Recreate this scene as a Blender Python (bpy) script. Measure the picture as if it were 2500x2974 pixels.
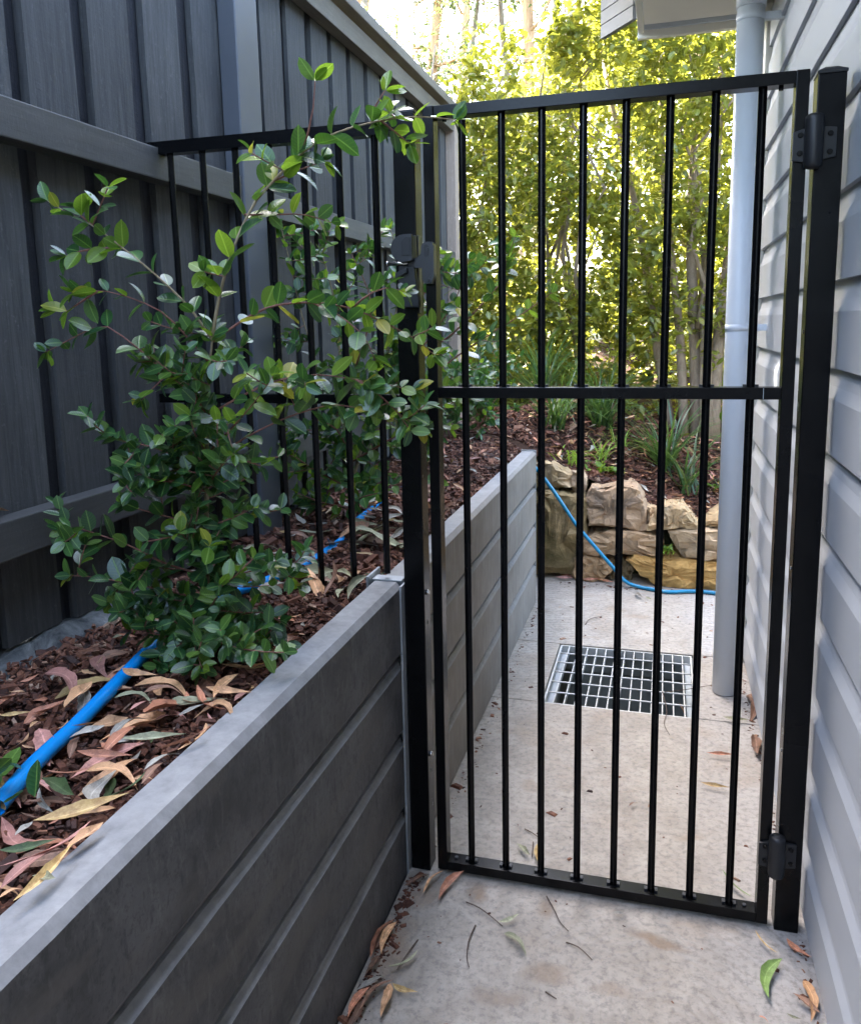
import bpy, bmesh, math, random
import numpy as np
from mathutils import Vector, Matrix, noise as mnoise

for o in list(bpy.data.objects): bpy.data.objects.remove(o, do_unlink=True)
scene = bpy.context.scene
C = scene.collection
rnd = random.Random(11)
rs = np.random.RandomState(7)

# ------------------------------------------------------------------ camera
cam_data = bpy.data.cameras.new('camera'); cam = bpy.data.objects.new('camera', cam_data); C.objects.link(cam)
RIGHT = Vector((0.96121, 0.27505, -0.02042)); DOWN = Vector((0.02439, -0.15853, -0.98705)); FWD = Vector((-0.27473, 0.94827, -0.15909))
m = Matrix((RIGHT, -DOWN, -FWD)).transposed().to_4x4(); m.translation = Vector((0, 0, 1.3484))
cam.matrix_world = m
cam_data.sensor_fit = 'AUTO'; cam_data.sensor_width = 36.0
cam_data.lens = 28.4945; cam_data.shift_y = -0.05499
cam_data.clip_start = 0.02; cam_data.clip_end = 2000
scene.camera = cam

# ------------------------------------------------------------------ sky, sun, exposure
SUN = Vector((-0.58, 0.32, 0.74)).normalized()          # direction towards the sun
world = bpy.data.worlds.new('World'); scene.world = world; world.use_nodes = True
wn = world.node_tree; wn.nodes.clear()
sky = wn.nodes.new('ShaderNodeTexSky'); sky.sky_type = 'NISHITA'; sky.sun_disc = False
sky.sun_elevation = math.asin(SUN.z); sky.sun_rotation = math.atan2(SUN.x, SUN.y)
sky.air_density = 1.0; sky.dust_density = 4.0; sky.ozone_density = 0.2
bg = wn.nodes.new('ShaderNodeBackground'); bg.inputs['Strength'].default_value = 0.15
wo = wn.nodes.new('ShaderNodeOutputWorld')
wn.links.new(sky.outputs[0], bg.inputs[0]); wn.links.new(bg.outputs[0], wo.inputs[0])
sd = bpy.data.lights.new('sun', 'SUN'); sun = bpy.data.objects.new('sun', sd); C.objects.link(sun)
sd.energy = 3.8; sd.angle = math.radians(0.53); sd.color = (1.0, 0.94, 0.84)
sun.rotation_euler = SUN.to_track_quat('Z', 'Y').to_euler()
vs = scene.view_settings
vs.view_transform = 'Standard'; vs.look = 'None'; vs.gamma = 1.0; vs.use_curve_mapping = False
vs.exposure = 4.3
scene.cycles.max_bounces = 8; scene.cycles.transparent_max_bounces = 8
scene.cycles.use_denoising = True
scene.cycles.sample_clamp_indirect = 1.0
scene.cycles.use_guiding = True
scene.cycles.denoising_prefilter = 'ACCURATE'

# ------------------------------------------------------------------ helpers
class NT:
    """small wrapper for node trees"""
    def __init__(s, name):
        s.m = bpy.data.materials.new(name); s.m.use_nodes = True; s.t = s.m.node_tree; s.t.nodes.clear()
        s.out = s.n('ShaderNodeOutputMaterial'); s.tc = s.n('ShaderNodeTexCoord'); s._geo = None
    def n(s, k, **kw):
        x = s.t.nodes.new(k)
        for a, b in kw.items(): setattr(x, a, b)
        return x
    def l(s, a, b): s.t.links.new(a, b)
    def setin(s, node, key, v):
        if v is None: return
        if hasattr(v, 'links'): s.l(v, node.inputs[key])
        else: node.inputs[key].default_value = v
    def obj(s): return s.tc.outputs['Object']
    def pos(s):
        if s._geo is None: s._geo = s.n('ShaderNodeNewGeometry')
        return s._geo.outputs['Position']
    def map(s, vec, scale=(1, 1, 1), loc=(0, 0, 0), rot=(0, 0, 0)):
        x = s.n('ShaderNodeMapping'); s.l(vec, x.inputs[0]); x.inputs['Scale'].default_value = scale
        if hasattr(loc, 'links'): s.l(loc, x.inputs['Location'])
        else: x.inputs['Location'].default_value = loc
        x.inputs['Rotation'].default_value = rot; return x.outputs[0]
    def noise(s, vec, scale=5, detail=5, rough=0.55, dist=0.0):
        x = s.n('ShaderNodeTexNoise'); s.l(vec, x.inputs['Vector']); x.inputs['Scale'].default_value = scale
        x.inputs['Detail'].default_value = detail; x.inputs['Roughness'].default_value = rough; x.inputs['Distortion'].default_value = dist
        return x.outputs['Fac']
    def vor(s, vec, scale=5, feature='F1'):
        x = s.n('ShaderNodeTexVoronoi', feature=feature); s.l(vec, x.inputs['Vector']); x.inputs['Scale'].default_value = scale; return x.outputs['Distance']
    def ramp(s, fac, stops):
        x = s.n('ShaderNodeValToRGB'); s.l(fac, x.inputs[0]); e = x.color_ramp.elements
        while len(e) < len(stops): e.new(0.5)
        for el, (p, c) in zip(e, stops):
            el.position = p; el.color = (c, c, c, 1) if not isinstance(c, tuple) else (*c, 1)
        return x.outputs[0]
    def mix(s, f, a, b, mode='MIX'):
        x = s.n('ShaderNodeMix', data_type='RGBA', blend_type=mode)
        s.setin(x, 0, f)
        for i, v in ((6, a), (7, b)):
            if hasattr(v, 'links'): s.l(v, x.inputs[i])
            else: x.inputs[i].default_value = (*v, 1)
        return x.outputs[2]
    def math(s, op, a, b=0.0, clamp=False):
        x = s.n('ShaderNodeMath', operation=op, use_clamp=clamp); s.setin(x, 0, a); s.setin(x, 1, b); return x.outputs[0]
    def sep(s, vec):
        x = s.n('ShaderNodeSeparateXYZ'); s.l(vec, x.inputs[0]); return x.outputs
    def rand(s):
        a = s.n('ShaderNodeObjectInfo').outputs['Random']
        if s._geo is None: s._geo = s.n('ShaderNodeNewGeometry')
        return s.math('FRACT', s.math('ADD', a, s._geo.outputs['Random Per Island']))
    def objrand(s): return s.n('ShaderNodeObjectInfo').outputs['Random']
    def bump(s, h, strength=0.3, dist=0.01):
        x = s.n('ShaderNodeBump'); s.l(h, x.inputs['Height']); x.inputs['Strength'].default_value = strength; x.inputs['Distance'].default_value = dist
        return x.outputs[0]
    def bsdf(s, color, rough=0.6, metal=0.0, spec=0.5, normal=None, coat=0.0):
        b = s.n('ShaderNodeBsdfPrincipled')
        if hasattr(color, 'links'): s.l(color, b.inputs['Base Color'])
        else: b.inputs['Base Color'].default_value = (*color, 1)
        s.setin(b, 'Roughness', rough); s.setin(b, 'Metallic', metal); b.inputs['Specular IOR Level'].default_value = spec
        b.inputs['Coat Weight'].default_value = coat
        if normal is not None: s.l(normal, b.inputs['Normal'])
        return b
    def done(s, sh):
        s.l(sh.outputs[0] if hasattr(sh, 'outputs') else sh, s.out.inputs[0]); return s.m

def mesh_from(name, verts, faces, mat=None, smooth=False):
    me = bpy.data.meshes.new(name); me.from_pydata([tuple(v) for v in verts], [], faces); me.update()
    if mat: me.materials.append(mat)
    if smooth: me.polygons.foreach_set('use_smooth', [True] * len(me.polygons))
    return me
def link(name, me, parent=None, loc=None):
    o = bpy.data.objects.new(name, me); C.objects.link(o)
    if parent: o.parent = parent
    if loc: o.location = loc
    return o
def tag(o, label=None, cat=None, group=None, kind=None):
    if label: o['label'] = label
    if cat: o['category'] = cat
    if group: o['group'] = group
    if kind: o['kind'] = kind
    return o
def thing(name, label, cat, loc=(0, 0, 0), group=None):
    o = bpy.data.objects.new(name, None); C.objects.link(o); o.location = loc; o.empty_display_size = 0.05
    return tag(o, label, cat, group)

class MB:
    """collects geometry in world coordinates and links it as ONE mesh object"""
    def __init__(s): s.bm = bmesh.new()
    def box(s, x0, x1, y0, y1, z0, z1, bevel=0.0):
        vs = [s.bm.verts.new(p) for p in ((x0,y0,z0),(x1,y0,z0),(x1,y1,z0),(x0,y1,z0),(x0,y0,z1),(x1,y0,z1),(x1,y1,z1),(x0,y1,z1))]
        fs = [s.bm.faces.new([vs[i] for i in q]) for q in ((0,3,2,1),(4,5,6,7),(0,1,5,4),(1,2,6,5),(2,3,7,6),(3,0,4,7))]
        if bevel: bmesh.ops.bevel(s.bm, geom=list({e for f in fs for e in f.edges}), offset=bevel, segments=2, affect='EDGES', profile=0.6)
        return s
    def prism(s, prof, axis, a, b, bevel=0.0):
        """prof: list of 2D points; axis 'x','y','z' extrude from a to b. profile coords: y->(x,z) x->(y,z) z->(x,y)"""
        def P(p, t): return {'x': (t, p[0], p[1]), 'y': (p[0], t, p[1]), 'z': (p[0], p[1], t)}[axis]
        A = [s.bm.verts.new(P(p, a)) for p in prof]; B = [s.bm.verts.new(P(p, b)) for p in prof]; n = len(prof); fs = []
        fs.append(s.bm.faces.new(A)); fs.append(s.bm.faces.new(B[::-1]))
        for i in range(n): fs.append(s.bm.faces.new((A[i], B[i], B[(i+1) % n], A[(i+1) % n])))
        if bevel: bmesh.ops.bevel(s.bm, geom=list({e for f in fs for e in f.edges}), offset=bevel, segments=2, affect='EDGES', profile=0.6)
        return s
    def tube(s, pts, radii, seg=8, caps=True):
        pts = [Vector(p) for p in pts]; n = len(pts)
        if not hasattr(radii, '__len__'): radii = [radii] * n
        up = Vector((0.31, 0.17, 0.93)); rings = []
        for i in range(n):
            t = (pts[min(i+1, n-1)] - pts[max(i-1, 0)]).normalized()
            a = t.cross(up)
            if a.length < 1e-3: a = t.cross(Vector((1, 0, 0)))
            a.normalize(); b = t.cross(a)
            rings.append([s.bm.verts.new(pts[i] + (a*math.cos(k*2*math.pi/seg) + b*math.sin(k*2*math.pi/seg))*radii[i]) for k in range(seg)])
        for i in range(n-1):
            for k in range(seg):
                f = s.bm.faces.new((rings[i][k], rings[i][(k+1) % seg], rings[i+1][(k+1) % seg], rings[i+1][k])); f.smooth = True
        if caps: s.bm.faces.new(rings[0][::-1]); s.bm.faces.new(rings[-1])
        return s
    def cyl(s, p0, p1, r, seg=16): return s.tube([p0, p1], r, seg)
    def build(s, name, mat, parent=None, smooth=False, origin=None):
        bmesh.ops.recalc_face_normals(s.bm, faces=s.bm.faces)
        off = Vector((0, 0, 0))
        if parent is not None: off = Vector(parent.get('_w', parent.location))
        if origin is not None: off = Vector(origin)
        if off.length: bmesh.ops.translate(s.bm, vec=-off, verts=s.bm.verts)
        me = bpy.data.meshes.new(name); s.bm.to_mesh(me); s.bm.free()
        if smooth: me.polygons.foreach_set('use_smooth', [True] * len(me.polygons))
        me.materials.append(mat)
        o = link(name, me, parent)
        if origin is not None and parent is None: o.location = origin
        return o
def sub(mb, name, mat, parent, smooth=False):
    """a sub-part: parent is a part mesh whose local frame equals its thing's frame"""
    off = Vector(parent.parent.location) if parent.parent else Vector(parent.location)
    bmesh.ops.recalc_face_normals(mb.bm, faces=mb.bm.faces)
    bmesh.ops.translate(mb.bm, vec=-off, verts=mb.bm.verts)
    me = bpy.data.meshes.new(name); mb.bm.to_mesh(me); mb.bm.free(); me.materials.append(mat)
    if smooth: me.polygons.foreach_set('use_smooth', [True] * len(me.polygons))
    return link(name, me, parent)

# ------------------------------------------------------------------ materials
def timber(name, c0, c1, rough=0.75, axis='z', bumps=0.5):
    t = NT(name); r = t.objrand()
    vec = t.n('ShaderNodeCombineXYZ'); t.l(r, vec.inputs[0]); t.l(r, vec.inputs[1]); t.l(r, vec.inputs[2])
    off = t.n('ShaderNodeVectorMath', operation='SCALE'); t.l(vec.outputs[0], off.inputs[0]); off.inputs['Scale'].default_value = 37.0
    sc = (14, 14, 0.9) if axis == 'z' else (14, 0.9, 14)
    p = t.map(t.pos(), sc, off.outputs[0])
    g = t.noise(p, 6, 7, 0.65, 0.6); g2 = t.noise(t.map(t.pos(), (1, 1, 1), off.outputs[0]), 3.2, 4)
    saw = t.noise(t.map(t.pos(), (2, 40, 120) if axis == 'z' else (2, 120, 40), off.outputs[0], (0.5, 0, 0)), 1.6, 3)
    col = t.mix(t.ramp(g, [(0.3, 0), (0.7, 1)]), c0, c1)
    wear = t.ramp(t.noise(t.map(t.pos(), (9, 9, 4.5), off.outputs[0]), 11, 9, 0.8, 0.3), [(0.56, 0), (0.70, 1)])
    col = t.mix(t.math('MULTIPLY', wear, 0.55), col, tuple(min(1, x*2.1) for x in c1))
    col = t.mix(t.ramp(g2, [(0.35, 0.0), (0.7, 0.45)]), col, tuple(x*0.6 for x in c0))
    val = t.n('ShaderNodeHueSaturation'); t.l(col, val.inputs['Color']); t.l(t.math('ADD', t.math('MULTIPLY', r, 0.5), 0.75), val.inputs['Value'])
    h = t.math('ADD', g, t.math('MULTIPLY', saw, 0.5))
    return t.done(t.bsdf(val.outputs[0], rough, 0, 0.4, t.bump(h, bumps, 0.003)))
M = {}
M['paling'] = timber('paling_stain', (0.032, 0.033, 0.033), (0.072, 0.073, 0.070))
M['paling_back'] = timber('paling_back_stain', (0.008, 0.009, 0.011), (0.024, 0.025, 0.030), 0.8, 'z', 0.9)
M['rail_timber'] = timber('rail_stain', (0.055, 0.055, 0.052), (0.085, 0.084, 0.078), 0.55, 'y', 0.22)
M['cap_timber'] = timber('capping_stain', (0.11, 0.096, 0.074), (0.17, 0.148, 0.115), 0.65, 'y', 0.3)
M['end_timber'] = timber('raw_timber', (0.26, 0.20, 0.15), (0.36, 0.29, 0.23), 0.7, 'z', 0.3)
def painted(name, c, rough, spec=0.5, noise_amt=0.05, bump=0.05, metal=0.0, dirt=None):
    t = NT(name); n = t.noise(t.pos(), 6, 6, 0.6); n2 = t.noise(t.pos(), 180, 3, 0.6)
    col = t.mix(t.ramp(n, [(0.3, 0), (0.75, 1)]), tuple(x*(1-noise_amt) for x in c), tuple(min(1, x*(1+noise_amt)) for x in c))
    if dirt:
        d = t.ramp(t.noise(t.map(t.pos(), (1, 1, 0.35)), 14, 9, 0.8), [(0.56, 0), (0.78, 0.55)])
        col = t.mix(d, col, dirt)
    rg = t.math('ADD', t.math('MULTIPLY', n, 0.12), rough - 0.06)
    return t.done(t.bsdf(col, rg, metal, spec, t.bump(n2, bump, 0.001)))
M['fence_post'] = painted('fence_post_paint', (0.070, 0.077, 0.090), 0.45, 0.5, 0.12, 0.15)
M['black'] = painted('black_powder_coat', (0.0028, 0.0030, 0.0034), 0.26, 0.18, 0.15, 0.02)
M['black_plastic'] = painted('black_plastic', (0.012, 0.013, 0.015), 0.42, 0.4, 0.15, 0.08)
M['alu_black'] = painted('black_anodised', (0.05, 0.052, 0.057), 0.3, 0.5, 0.1, 0.02, 0.6)
M['steel'] = painted('bright_steel', (0.62, 0.62, 0.6), 0.25, 0.5, 0.05, 0.02, 1.0)
M['galv'] = painted('galvanised_steel', (0.40, 0.43, 0.45), 0.5, 0.5, 0.2, 0.1, 0.6, (0.2, 0.22, 0.22))
M['grate_steel'] = painted('galvanised_grate', (0.50, 0.50, 0.47), 0.55, 0.5, 0.15, 0.1, 0.25, (0.3, 0.28, 0.24))
M['house_paint'] = painted('weatherboard_paint', (0.42, 0.45, 0.49), 0.5, 0.4, 0.03, 0.04, 0.0, (0.39, 0.41, 0.44))
M['trim_paint'] = painted('trim_paint', (0.66, 0.64, 0.57), 0.5, 0.4, 0.03, 0.03)
M['pipe_paint'] = painted('downpipe_paint', (0.62, 0.665, 0.715), 0.4, 0.45, 0.03, 0.03, 0.0, (0.53, 0.565, 0.60))
M['eave_shade_tone'] = painted('eave_cladding_shaded', (0.11, 0.118, 0.132), 0.5)  # darkened colour stands in for shade missing on the eave return
M['roof'] = painted('roof_metal', (0.12, 0.13, 0.14), 0.5)
M['pit'] = painted('pit_concrete', (0.20, 0.21, 0.19), 0.9, 0.2, 0.3, 0.4, 0, (0.08, 0.08, 0.07))
M['hose_cyan'] = painted('cyan_hose_plastic', (0.01, 0.20, 0.36), 0.25, 0.5, 0.15, 0.03)
M['hose_blue'] = painted('blue_hose_plastic', (0.003, 0.25, 0.66), 0.25, 0.5, 0.15, 0.05, 0, (0.05, 0.16, 0.30))

def sleeper_mat():
    t = NT('concrete_sleeper'); p = t.pos(); r = t.objrand()
    nx = t.sep(t._geo.outputs['Normal'])
    base = t.noise(p, 5, 8, 0.7)
    streak = t.noise(t.map(p, (16, 16, 5.0)), 2.6, 8, 0.7, 0.8)
    col = t.mix(t.ramp(base, [(0.38, 0), (0.62, 1)]), (0.038, 0.039, 0.040), (0.098, 0.098, 0.098))
    wet = t.ramp(t.noise(t.map(p, (30, 30, 11)), 2.0, 5, 0.6), [(0.56, 0), (0.66, 0.7)])
    col = t.mix(wet, col, (0.026, 0.027, 0.030))
    col = t.mix(t.ramp(streak, [(0.54, 0), (0.72, 0.55)]), col, (0.15, 0.15, 0.147))
    pit_ = t.ramp(t.noise(p, 130, 4, 0.7), [(0.36, 0.55), (0.48, 0)])
    col = t.mix(pit_, col, (0.028, 0.028, 0.029))
    pat = t.ramp(t.noise(t.map(p, (1.5, 1.5, 4), (4, 7, 2)), 2.2, 5, 0.6, 0.7), [(0.5, 0), (0.62, 0.5)])
    col = t.mix(pat, col, (0.095, 0.088, 0.078))
    # paler tone on the upward-facing arrises and top
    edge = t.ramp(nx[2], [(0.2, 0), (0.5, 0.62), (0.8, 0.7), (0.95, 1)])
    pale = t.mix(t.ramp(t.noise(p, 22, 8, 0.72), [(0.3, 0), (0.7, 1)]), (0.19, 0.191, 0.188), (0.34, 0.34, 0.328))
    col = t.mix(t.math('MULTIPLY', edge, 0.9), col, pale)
    h = t.math('ADD', t.noise(p, 90, 5, 0.7), t.math('MULTIPLY', streak, 0.4))
    return t.done(t.bsdf(col, t.math('ADD', t.math('MULTIPLY', base, 0.25), 0.5), 0, 0.4, t.bump(h, 0.25, 0.003)))
M['sleeper'] = sleeper_mat()
def sleeper_far_mat():
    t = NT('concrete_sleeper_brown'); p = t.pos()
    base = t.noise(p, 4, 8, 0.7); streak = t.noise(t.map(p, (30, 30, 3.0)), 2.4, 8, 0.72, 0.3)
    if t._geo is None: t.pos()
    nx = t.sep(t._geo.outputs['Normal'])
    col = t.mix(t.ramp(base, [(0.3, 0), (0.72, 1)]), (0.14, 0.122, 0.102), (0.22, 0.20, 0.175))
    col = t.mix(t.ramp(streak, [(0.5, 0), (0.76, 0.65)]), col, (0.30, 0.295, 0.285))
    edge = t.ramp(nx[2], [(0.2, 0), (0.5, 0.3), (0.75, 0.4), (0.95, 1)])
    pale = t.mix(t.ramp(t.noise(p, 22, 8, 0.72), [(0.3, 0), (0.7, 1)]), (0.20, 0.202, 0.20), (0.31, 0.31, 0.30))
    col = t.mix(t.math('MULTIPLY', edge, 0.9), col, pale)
    return t.done(t.bsdf(col, 0.7, 0, 0.3, t.bump(t.noise(p, 90, 5, 0.7), 0.25, 0.003)))
M['sleeper_far'] = sleeper_far_mat()

def paving_mat():
    t = NT('stencilled_concrete'); p = t.pos()
    big = t.noise(p, 1.7, 6, 0.6, 0.4); fine = t.noise(p, 60, 8, 0.72); mid = t.noise(p, 9, 7, 0.7, 0.8)
    col = t.mix(t.ramp(mid, [(0.3, 0), (0.7, 1)]), (0.25, 0.217, 0.176), (0.40, 0.357, 0.297))
    sx = t.sep(p)
    cool = t.ramp(t.math('ADD', sx[0], t.math('MULTIPLY', t.math('SUBTRACT', big, 0.5), 0.5)), [(0.05, 0), (0.33, 0.75)])
    col = t.mix(cool, col, (0.345, 0.335, 0.325))
    st = t.noise(t.map(p, (1, 1, 1), (3.3, 1.2, 0)), 3.1, 5, 0.55, 0.5)
    col = t.mix(t.ramp(st, [(0.56, 0), (0.70, 0.45)]), col, (0.24, 0.175, 0.115))
    dk = t.noise(t.map(p, (1, 2.2, 1), (7.3, 4.2, 0)), 7, 7, 0.7, 0.6)
    col = t.mix(t.ramp(dk, [(0.62, 0), (0.72, 0.5)]), col, (0.19, 0.145, 0.10))
    col = t.mix(t.ramp(fine, [(0.38, 0.5), (0.52, 0.0)]), col, (0.12, 0.11, 0.10))
    wn_ = t.n('ShaderNodeTexNoise'); t.l(p, wn_.inputs['Vector']); wn_.inputs['Scale'].default_value = 14; wn_.inputs['Detail'].default_value = 5
    ws_ = t.n('ShaderNodeVectorMath', operation='SCALE'); t.l(wn_.outputs['Color'], ws_.inputs[0]); ws_.inputs['Scale'].default_value = 0.07
    wa_ = t.n('ShaderNodeVectorMath', operation='ADD'); t.l(p, wa_.inputs[0]); t.l(ws_.outputs[0], wa_.inputs[1])
    wb_ = t.n('ShaderNodeVectorMath', operation='SUBTRACT'); t.l(wa_.outputs[0], wb_.inputs[0]); wb_.inputs[1].default_value = (0.035, 0.035, 0.035); warp = wb_.outputs[0]
    for cx, cy, rx, ry, rot, amt in [(-0.403, 1.714, 0.03, 0.045, 0, 0.75), (0.013, 1.657, 0.085, 0.022, -0.25, 0.75), (-0.205, 1.511, 0.07, 0.03, 0.1, 0.5), (-0.54, 1.487, 0.05, 0.12, 0, 0.6), (-0.239, 1.696, 0.03, 0.04, 0, 0.6), (-0.524, 1.67, 0.05, 0.06, 0, 0.5), (-0.351, 2.199, 0.03, 0.05, 0.5, 0.4), (0.092, 2.059, 0.05, 0.02, 0.2, 0.4), (-0.093, 3.698, 0.09, 0.03, 0.2, 0.35), (-0.3, 3.392, 0.1, 0.02, 0.1, 0.35), (-0.29, 1.42, 0.08, 0.03, 0.3, 0.4), (-0.07, 1.495, 0.06, 0.02, 0.2, 0.4)]:
        d0 = t.n('ShaderNodeVectorMath', operation='SUBTRACT'); t.l(warp, d0.inputs[0]); d0.inputs[1].default_value = (cx, cy, 0)
        mp = t.n('ShaderNodeMapping', vector_type='POINT'); t.l(d0.outputs[0], mp.inputs[0]); mp.inputs['Rotation'].default_value = (0, 0, -rot)
        m2 = t.n('ShaderNodeVectorMath', operation='MULTIPLY'); t.l(mp.outputs[0], m2.inputs[0]); m2.inputs[1].default_value = (1/rx, 1/ry, 0)
        ln = t.n('ShaderNodeVectorMath', operation='LENGTH'); t.l(m2.outputs[0], ln.inputs[0])
        f = t.math('MULTIPLY', t.ramp(ln.outputs['Value'], [(0.35, amt), (1.0, 0.0)]), t.ramp(fine, [(0.3, 0.6), (0.6, 1.0)]))
        col = t.mix(f, col, (0.20, 0.13, 0.075))
    # trowel swirls
    w = t.n('ShaderNodeTexWave', wave_type='RINGS', rings_direction='Z'); t.l(t.map(p, (1, 1, 0), (-0.05, -1.45, 0)), w.inputs['Vector'])
    w.inputs['Scale'].default_value = 11; w.inputs['Distortion'].default_value = 7; w.inputs['Detail'].default_value = 4; w.inputs['Detail Scale'].default_value = 2.2
    h = t.math('ADD', t.math('MULTIPLY', fine, 0.8), t.math('MULTIPLY', w.outputs['Fac'], 0.5))
    h = t.math('ADD', h, t.math('MULTIPLY', mid, 0.7))
    return t.done(t.bsdf(col, t.math('ADD', t.math('MULTIPLY', mid, 0.3), 0.5), 0, 0.35, t.bump(h, 0.55, 0.006)))
M['paving'] = paving_mat()
def rock_mat(name, tint=(1, 1, 1), mossy=0.8):
    t = NT(name); p = t.pos(); r = t.objrand()
    n = t.noise(p, 9, 9, 0.7, 0.5); n2 = t.noise(p, 3.4, 5, 0.6); strat = t.noise(t.map(p, (5, 5, 13), (2, 1, 3), (0.3, 0.2, 0)), 2.2, 6, 0.7, 0.8)
    a = t.mix(r, (0.44, 0.29, 0.13), (0.38, 0.27, 0.17)); b = t.mix(r, (0.66, 0.47, 0.24), (0.56, 0.42, 0.28))
    col = t.mix(t.ramp(n, [(0.3, 0), (0.7, 1)]), a, b)
    col = t.mix(t.ramp(strat, [(0.5, 0), (0.75, 0.45)]), col, (0.34, 0.22, 0.10))
    gy = t.ramp(t.noise(t.map(p, (1, 1, 1), (5, 2, 1)), 6, 7, 0.7), [(0.52, 0), (0.66, 0.6)])
    col = t.mix(gy, col, (0.15, 0.135, 0.11))
    moss = t.math('MULTIPLY', t.ramp(n2, [(0.45, 0), (0.62, 1)]), t.ramp(t.sep(p)[0], [(0.0, 1), (1.0, 0)]))
    ms = t.math('MULTIPLY', moss, t.ramp(t.math('MULTIPLY', t.sep(p)[0], -1.0), [(0.1, 0.3), (0.45, 1.0)]))
    col = t.mix(t.math('MULTIPLY', ms, min(1, mossy)), col, (0.085, 0.075, 0.022))
    if mossy > 1: col = t.mix(t.ramp(n, [(0.3, 0.85), (0.7, 0.35)]), col, (0.075, 0.062, 0.022))
    col = t.mix(1.0, col, tint, 'MULTIPLY')
    h = t.math('ADD', n, t.math('MULTIPLY', t.noise(p, 45, 7, 0.7), 0.5))
    return t.done(t.bsdf(col, 0.85, 0, 0.25, t.bump(h, 1.0, 0.016)))
M['rock'] = rock_mat('sandstone'); M['rock_mossy'] = rock_mat('mossy_sandstone', (1, 1, 1), 1.5); M['rock_orange'] = rock_mat('orange_sandstone', (1.0, 0.86, 0.58), 0.5); M['rock_grey'] = rock_mat('pinkish_sandstone', (0.86, 0.82, 0.84), 0.3)
def kerb_mat():
    t = NT('rough_concrete'); p = t.pos()
    n = t.noise(p, 14, 8, 0.72, 0.6)
    col = t.mix(t.ramp(n, [(0.35, 0), (0.65, 1)]), (0.045, 0.05, 0.05), (0.20, 0.205, 0.195))
    return t.done(t.bsdf(col, 0.85, 0, 0.3, t.bump(n, 0.8, 0.012)))
M['kerb'] = kerb_mat()
def soil_mat():
    t = NT('bark_soil'); p = t.pos(); n = t.noise(p, 40, 8, 0.75)
    col = t.mix(t.ramp(n, [(0.3, 0), (0.7, 1)]), (0.018, 0.010, 0.007), (0.075, 0.036, 0.022))
    return t.done(t.bsdf(col, 0.95, 0, 0.2, t.bump(n, 1.0, 0.02)))
M['soil'] = soil_mat()
def chip_mat():
    t = NT('bark_chip'); r = t.rand(); p = t.pos()
    col = t.ramp(r, [(0.0, (0.030, 0.013, 0.009)), (0.35, (0.092, 0.033, 0.018)), (0.7, (0.155, 0.058, 0.031)), (0.93, (0.24, 0.105, 0.057)), (1.0, (0.40, 0.27, 0.18))])
    col = t.mix(t.ramp(t.noise(p, 150, 4), [(0.35, 0.5), (0.6, 0)]), col, (0.015, 0.009, 0.007))
    return t.done(t.bsdf(col, 0.7, 0, 0.35, t.bump(t.noise(p, 220, 4), 0.5, 0.002)))
M['chip'] = chip_mat()
def leaf_mat(name, stops, trans=0.35, rough=0.33, tcol=(0.30, 0.42, 0.04), spec=0.5, vein=True, back=None):
    t = NT(name); r = t.rand(); col = t.ramp(r, stops)
    n = t.noise(t.obj(), 60, 4)
    col = t.mix(t.ramp(n, [(0.35, 0.25), (0.65, 0)]), col, tuple(x*0.4 for x in stops[0][1]))
    lu = t.n('ShaderNodeAttribute', attribute_name='lu').outputs['Fac']; lv = t.n('ShaderNodeAttribute', attribute_name='lv').outputs['Fac']
    au = t.math('ABSOLUTE', lu); rib = t.ramp(au, [(0.03, 1), (0.13, 0)])
    veins = t.math('SINE', t.math('ADD', t.math('MULTIPLY', lv, 52.0), t.math('MULTIPLY', au, -9.0)))
    if vein:
        col = t.mix(t.math('MULTIPLY', rib, 0.5), col, tuple(min(1, x*2.2+0.03) for x in stops[-1][1]))
        col = t.mix(t.math('MULTIPLY', t.ramp(veins, [(0.75, 0), (1.0, 1)]), 0.22), col, tuple(min(1, x*1.3) for x in stops[-1][1]))
        blem = t.ramp(t.noise(t.map(t.obj(), (1, 1, 1)), 26, 4, 0.6), [(0.70, 0), (0.76, 0.6)])
        col = t.mix(blem, col, (0.16, 0.11, 0.04))
    nb = t.bump(t.math('ADD', t.math('MULTIPLY', veins, 0.25), t.math('MULTIPLY', rib, -1.0)), 0.25, 0.0015)
    b = t.bsdf(col, rough, 0, spec, nb)
    tr = t.n('ShaderNodeBsdfTranslucent'); tm = t.mix(0.6, col, tcol); t.l(tm, tr.inputs['Color'])
    mx = t.n('ShaderNodeMixShader'); mx.inputs[0].default_value = trans; t.l(b.outputs[0], mx.inputs[1]); t.l(tr.outputs[0], mx.inputs[2])
    return t.done(mx.outputs[0])
G = [(0.0, (0.010, 0.042, 0.017)), (0.45, (0.022, 0.078, 0.026)), (0.8, (0.048, 0.125, 0.030)), (1.0, (0.11, 0.19, 0.032))]
M['leaf'] = leaf_mat('glossy_leaf', G, 0.2, 0.30, (0.12, 0.30, 0.02), 0.55)
G2 = [(0.0, (0.05, 0.12, 0.018)), (0.6, (0.085, 0.18, 0.022)), (1.0, (0.15, 0.24, 0.03))]
M['leaf_light'] = leaf_mat('fresh_leaf', G2, 0.4, 0.26, (0.30, 0.48, 0.03), 0.5)
M['leaf_young'] = leaf_mat('young_yellow_leaf', [(0, (0.14, 0.21, 0.02)), (0.7, (0.25, 0.29, 0.03)), (1, (0.34, 0.28, 0.04))], 0.4, 0.3, (0.55, 0.5, 0.05), 0.5)
H = [(0.0, (0.024, 0.045, 0.010)), (0.5, (0.080, 0.112, 0.016)), (0.85, (0.150, 0.172, 0.024)), (1.0, (0.24, 0.24, 0.04))]
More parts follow.
